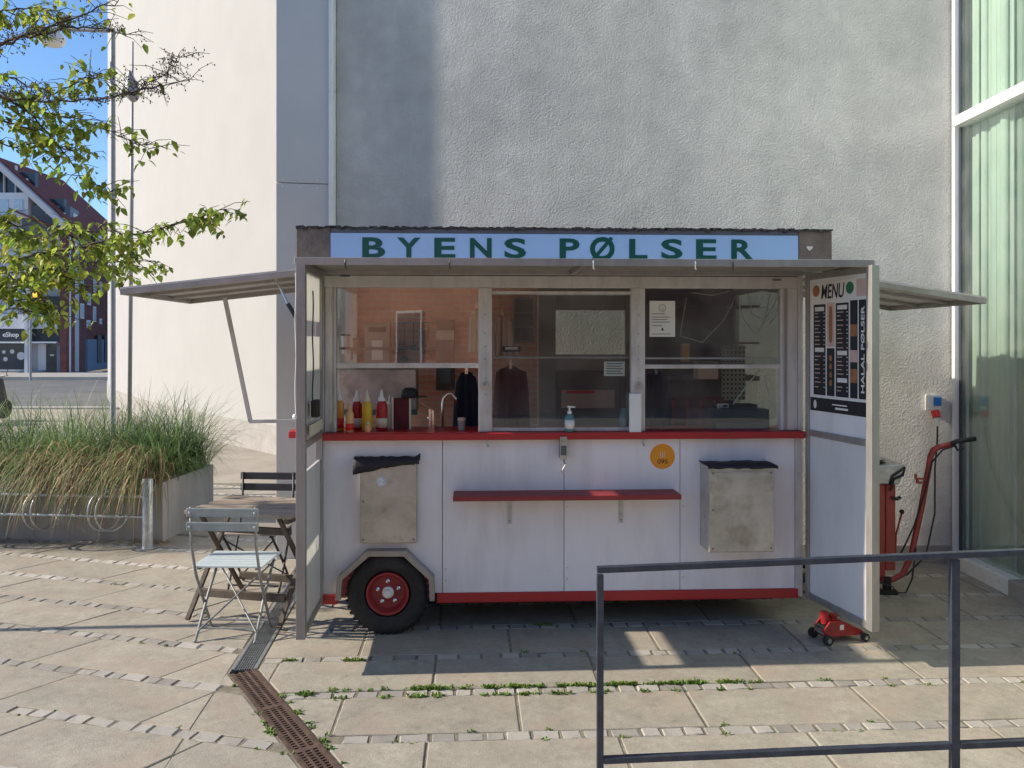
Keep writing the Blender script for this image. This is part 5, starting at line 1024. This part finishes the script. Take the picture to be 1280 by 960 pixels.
MB().tube([(.15, -.13, .25), (.20, -.14, .36), (.26, -.145, .50), (.33, -.145, .72), (.385, -.145, .96), (.46, -.145, 1.05), (.55, -.14, 1.08)], .006, 6).build('cable', 'black_plastic', ct, smooth=True)
MB().tube([(-.02, -.17, .10), (.10, -.17, .06), (.13, -.17, .02), (.19, -.17, -.0 + .02), (.24, -.16, .12), (.27, -.15, .34)], .006, 6).build('cable', 'black_plastic', ct, smooth=True)
bx('foot', 'chassis', ct, .0, .14, -.17, -.12, .0, .03, .004); bx('strut', 'chassis', ct, .05, .10, -.15, -.11, .03, .12, .004)
for s_ in (-1, 1): MB().tube([(-.2, s_ * .17, .10), (-.2, s_ * .22, .10)], .10, 20).build('wheel', 'rubber', ct, smooth='auto')
# power socket with plug
ps = empty('power_socket', (3.475, 6.636, 1.26), 0, 'white wall socket with blue flap and red plug near the glazing', 'socket')
bx('box', 'white_plastic', ps, -.055, .055, -.065, 0, 0, .135, .010); bx('flap', 'blue_plastic', ps, -.015, .048, -.080, -.066, .045, .115, .008)
MB().tube([(.0, -.06, -.0), (.005, -.085, -.05)], .032, 16).build('plug', 'red_plastic', ps, smooth='auto'); MB().tube([(.005, -.085, -.05), (.006, -.09, -.12)], [.024, .016], 14).build('plug_tail', 'white_plastic', ps, smooth='auto')
MB().tube([(.006, -.09, -.12), (.0, -.10, -.22), (-.03, -.12, -.45), (-.10, -.25, -.8), (-.25, -.4, -1.1), (-.45, -.5, -1.22)], .007, 8).build('power_cable', 'black_plastic', ps, smooth=True)

# ================================================================== LAMPS, SIGNALS, SCOOTER
def pole(name, label, cat, X, Y, H, r0, r1, mat):
    o = empty(name, (X, Y, 0), 0, label, cat); MB().lathe([(r0 * 1.7, -.02), (r0 * 1.7, .25), (r0, .32), (r1, H), (.001, H)], 14).build('pole', mat, o, smooth='auto'); return o
LY = 9.9
a = at(141, 36, LY); o = pole('street_lamp', 'grey street lamp with an arm and white hanging lamp at the white wall edge', 'street lamp', a.x, LY, a.z, .034, .030, 'lamp_grey')
MB().tube([(0, 0, a.z - .03), (-.78, 0, a.z + .0)], .022, 8).build('arm', 'lamp_grey', o); q = at(65, 47, LY)
MB().lathe([(.035, .11), (.085, .09), (.145, .014), (.155, -.04), (.115, -.09), (.001, -.105)], 20, Matrix.Translation((q.x - a.x, 0, q.z))).build('lamp_head', 'lamp_white', o, smooth='auto')
a = at(166, 52, 9.5); o = empty('street_lamp', (at(161, 428, 9.5).x, 9.5, 0), 0, 'slim tapered lamp post with a teardrop lamp before the white wall', 'street lamp')
lean = a.x - o.location.x; MB().tube([(0, 0, 0), (lean * .7, 0, a.z * .65), (lean, 0, a.z)], [.026, .022, .010], 12).build('pole', 'lamp_grey', o, smooth=True)
q = at(168, 113, 9.5); MB().lathe([(.012, .22), (.04, .15), (.075, .04), (.082, -.04), (.065, -.11), (.03, -.15), (.001, -.16)], 16, Matrix.Translation((q.x - o.location.x, -.06, q.z)) @ Matrix.Rotation(R(-8), 4, 'Y')).build('lamp_head', 'lamp_grey', o, smooth='auto')
sp_ = pole('sign_pole', 'thin grey sign pole standing left of the frame', 'pole', -4.9, 4.98, 3.2, .028, .028, 'lamp_grey'); bx('sign_plate', 'clad_white', sp_, -.01, .012, -.3, .3, 2.55, 3.15, .004)
tl = empty('traffic_light', (at(38, 428, 38).x, 38, 0), 0, 'traffic light showing red and amber across the street', 'traffic light'); MB().tube([(0, 0, 0), (0, 0, 5.0)], .06, 10).build('pole', 'lamp_grey', tl); bx('housing', 'ink', tl, .14, .46, -.12, .12, 3.5, 4.7, .02)
for z, mt in ((4.45, 'signal_red'), (4.08, 'signal_amber')): MB().lathe([(.13, 0), (.12, .02), (.001, .04)], 18, Matrix.Translation((.30, -.122, z)) @ Matrix.Rotation(R(90), 4, 'X')).build('lens', mt, tl)
sc = empty('parked_scooter', (-12.35, 18.6, 0), R(78), 'dark motor scooter parked behind the grass at the left edge', 'scooter')
for x in (-.6, .6):
    q = MB().tube([(x, -.05, .24), (x, .05, .24)], .24, 22).build('wheel', 'rubber', sc, smooth='auto')
MB().prism([(-.8, .42), (-.75, .72), (-.15, .78), (-.05, .42), (.25, .36), (.38, .95), (.48, .98), (.62, .42), (.3, .26), (-.3, .26)], -.16, .16, lambda a, b, d: (a, d, b)).build('body', 'black_paint', sc, bevel=.03); MB().prism([(-.75, .73), (-.7, .80), (-.2, .83), (-.12, .78)], -.14, .14, lambda a, b, d: (a, d, b)).build('saddle', 'black_plastic', sc, bevel=.02); MB().tube([(.42, -.32, 1.05), (.46, 0, 1.0), (.42, .32, 1.05)], .018, 8).build('handlebar', 'black_plastic', sc)
for s_ in (-1, 1): MB().tube([(.42, s_ * .28, 1.05), (.42, s_ * .34, 1.2)], .008, 6).build('mirror', 'black_plastic', sc)

# ================================================================== TREE (trunk outside the frame, branches reaching in)
tree = empty('tree', (-6.1, 7.95, .45), 0, 'young leafy tree whose branches reach in at the upper left', 'tree'); to = tree.location.copy()
MB().tube([(0, 0, -.02), (.05, 0, 1.2), (0, .05, 2.6), (.1, 0, 4.2), (.05, 0, 6.0)], [.13, .105, .09, .065, .02], 12).build('trunk', 'bark', tree, smooth=True)
TY = 5.55; rt = random.Random(21)
BR = [([(-330, 180), (-120, 120), (0, 55), (50, 37), (95, 22), (150, 2)], .016, .35, 'thin'), ([(-120, 110), (0, 56), (30, 48), (80, 34), (130, 36), (162, 45)], .012, .25, 'thin'),
      ([(-330, 200), (-100, 150), (-20, 120), (40, 125), (80, 128), (140, 123), (180, 112), (235, 100)], .012, .25, 'bare'), ([(160, 118), (185, 105), (210, 88), (228, 70)], .005, .0, 'bare'),
      ([(-200, 100), (-40, 80), (20, 100), (60, 120), (110, 96), (120, 95)], .008, 1.0, 'leaf'), ([(-200, 130), (-20, 100), (40, 145), (80, 190), (105, 225), (135, 240)], .009, 1.0, 'leaf'),
      ([(-40, 110), (50, 140), (100, 150), (145, 168), (188, 187)], .007, .75, 'leaf'), ([(-330, 260), (-100, 170), (0, 150), (50, 165), (95, 160)], .012, 1.3, 'leaf'), ([(-200, 60), (-20, 20), (30, 10), (70, 14)], .010, 1.4, 'leaf'), ([(-200, 160), (-40, 170), (20, 185), (60, 175), (100, 195)], .008, 1.1, 'leaf'),
      ([(-330, 380), (-120, 340), (0, 327), (60, 316), (110, 306), (150, 297), (200, 286), (245, 273), (275, 263)], .014, 1.35, 'leaf'), ([(-200, 330), (-30, 305), (40, 290), (90, 288), (140, 290)], .009, 1.3, 'leaf'), ([(-120, 345), (0, 338), (60, 335), (120, 330), (180, 325)], .008, 1.45, 'leaf'),
      ([(-60, 350), (10, 340), (30, 365), (40, 390), (72, 395)], .007, 1.3, 'leaf'), ([(40, 330), (80, 345), (110, 360)], .005, 1.2, 'leaf'), ([(-100, 280), (-10, 268), (15, 280), (40, 300)], .008, 1.2, 'leaf'), ([(-150, 370), (-20, 360), (10, 368), (28, 388)], .007, 1.0, 'leaf'), ([(130, 300), (160, 312), (165, 338)], .004, 1.0, 'leaf')]
leafm = MB(); budm = MB(); LV = []; LF = [(0, 1, 6), (1, 2, 7, 6), (2, 3, 7), (0, 6, 5), (6, 7, 4, 5), (7, 3, 4)]
def leaf(p, dr, sz):
    dr = dr.normalized(); s_ = dr.cross(Vector((rt.uniform(-.6, .6), rt.uniform(-.6, .6), 1))).normalized(); up = s_.cross(dr); b = p; m1 = p + dr * sz * .30; t = p + dr * sz - up * sz * .12; wv = s_ * sz * rt.uniform(.24, .31); fold = up * sz * .07
    m2 = p + dr * sz * .68 - up * sz * .03
    LV.append([b, m1 + wv + fold, m2 + wv * .7 + fold * .6, t, m2 - wv * .7 + fold * .6, m1 - wv + fold, m1, m2])
def leaves_at(p, dens, droop):
    for _ in range(dens):
        a = rt.uniform(0, 6.283); d = Vector((math.cos(a) * .8, math.sin(a) * .8, -droop + rt.uniform(-.5, .45))); leaf(p + Vector((rt.gauss(0, .02), rt.gauss(0, .02), rt.gauss(0, .02))), d, rt.choice((rt.uniform(.035, .06), rt.uniform(.05, .09))))
def world(x, y, Yd): return at(x, y, Yd) - to
for (pth, r, dens, kind) in BR:
    yo = rt.uniform(-.35, .25); Q = []
    for i in range(len(pth) - 1):
        for k in range(6): t = k / 6; Q.append(world(pth[i][0] + (pth[i + 1][0] - pth[i][0]) * t, pth[i][1] + (pth[i + 1][1] - pth[i][1]) * t, TY + yo + .05 * math.sin(i + t * 3)))
    Q.append(world(*pth[-1], TY + yo)); Q = [q + Vector((rt.gauss(0, .006), rt.gauss(0, .01), rt.gauss(0, .006))) for q in Q]; N = len(Q)
    MB().tube(Q, [max(.0025, r * (1 - .8 * i / N)) for i in range(N)], 6).build('branch', 'bark', tree, smooth=True)
    tw2 = MB()
    for i, q in enumerate(Q):
        fr_ = i / N; ntw = 2 if kind != 'bare' else (2 if q.x + to.x > -3.4 else 1)
        for _ in range(ntw):
            a = rt.uniform(0, 6.283); L = rt.uniform(.06, .26) * (1.0 if kind == 'leaf' else .9); d = Vector((math.cos(a) * .9 + .25, math.sin(a) * .55, rt.uniform(-.65, .35) if kind == 'leaf' else rt.uniform(-.3, .6))); e = q + d.normalized() * L; mid = (q + e) / 2 + Vector((0, 0, .02)); tw2.tube([q, mid, e], [.003, .0022, .0015], 4)
            if kind == 'leaf' or rt.random() < dens:
                nl_ = max(1, int(dens * (3.6 if kind == 'leaf' else 2)))
                for k in range(nl_): t = rt.uniform(.3, 1.05); leaves_at(q + (e - q) * t, 1 if kind != 'leaf' else rt.choice((1, 1, 2)), .75)
            else:
                for k in range(4):
                    t = rt.uniform(.3, 1.0); b = q + (e - q) * t; ee = b + Vector((rt.uniform(-.03, .04), rt.uniform(-.03, .03), rt.uniform(-.03, .04))); tw2.tube([b, ee], .0012, 4); budm.lathe([(.001, -.006), (.0045, -.002), (.004, .003), (.001, .008)], 5, Matrix.Translation(ee))
    tw2.build('twigs', 'bark', tree)
for _ in range(2300):     # the rest of the crown, left of and above the frame
    a = rt.uniform(0, 6.283); rr_ = rt.random() ** .5; z = rt.uniform(2.6, 6.2); k = 1.5 * math.sin(math.pi * min(1, (z - 2.1) / 4.4)) + .3; p = Vector((rr_ * k * math.cos(a) * .8, rr_ * k * math.sin(a) * .5, z))
    wp = p + to
    if wp.x < -.66 * wp.y - .05 or wp.z > CAMH + .45 * wp.y: leaves_at(p, 1, .6)
for k in range(16):
    a = rt.uniform(0, 6.283); z = rt.uniform(2.4, 5.2); e = Vector((math.cos(a) * .9, math.sin(a) * .6, z + rt.uniform(.3, .8)))
    if (e + to).x < -4: MB().tube([(0, 0, z - .1), e * .5 + Vector((0, 0, z * .5 - .05)), e], [.03, .018, .005], 6).build('branch', 'bark', tree, smooth=True)
def in_view(q): w_ = q + to; return abs(w_.x) < .63 * w_.y and w_.z < CAMH + .42 * w_.y
LV.sort(key=lambda l_: (0 if in_view(l_[3]) else 1, -((l_[3] - l_[0]).length / (l_[0] + to).y)))
for i, l_ in enumerate(LV):
    if i < 290: MB().add([q - l_[0] for q in l_], LF).build('leaf', 'single_leaf', tree, loc=tuple(l_[0]))
    else: leafm.add(l_, LF)
leafm.build('crown', 'leaf', tree); budm.build('buds', 'bud', tree)
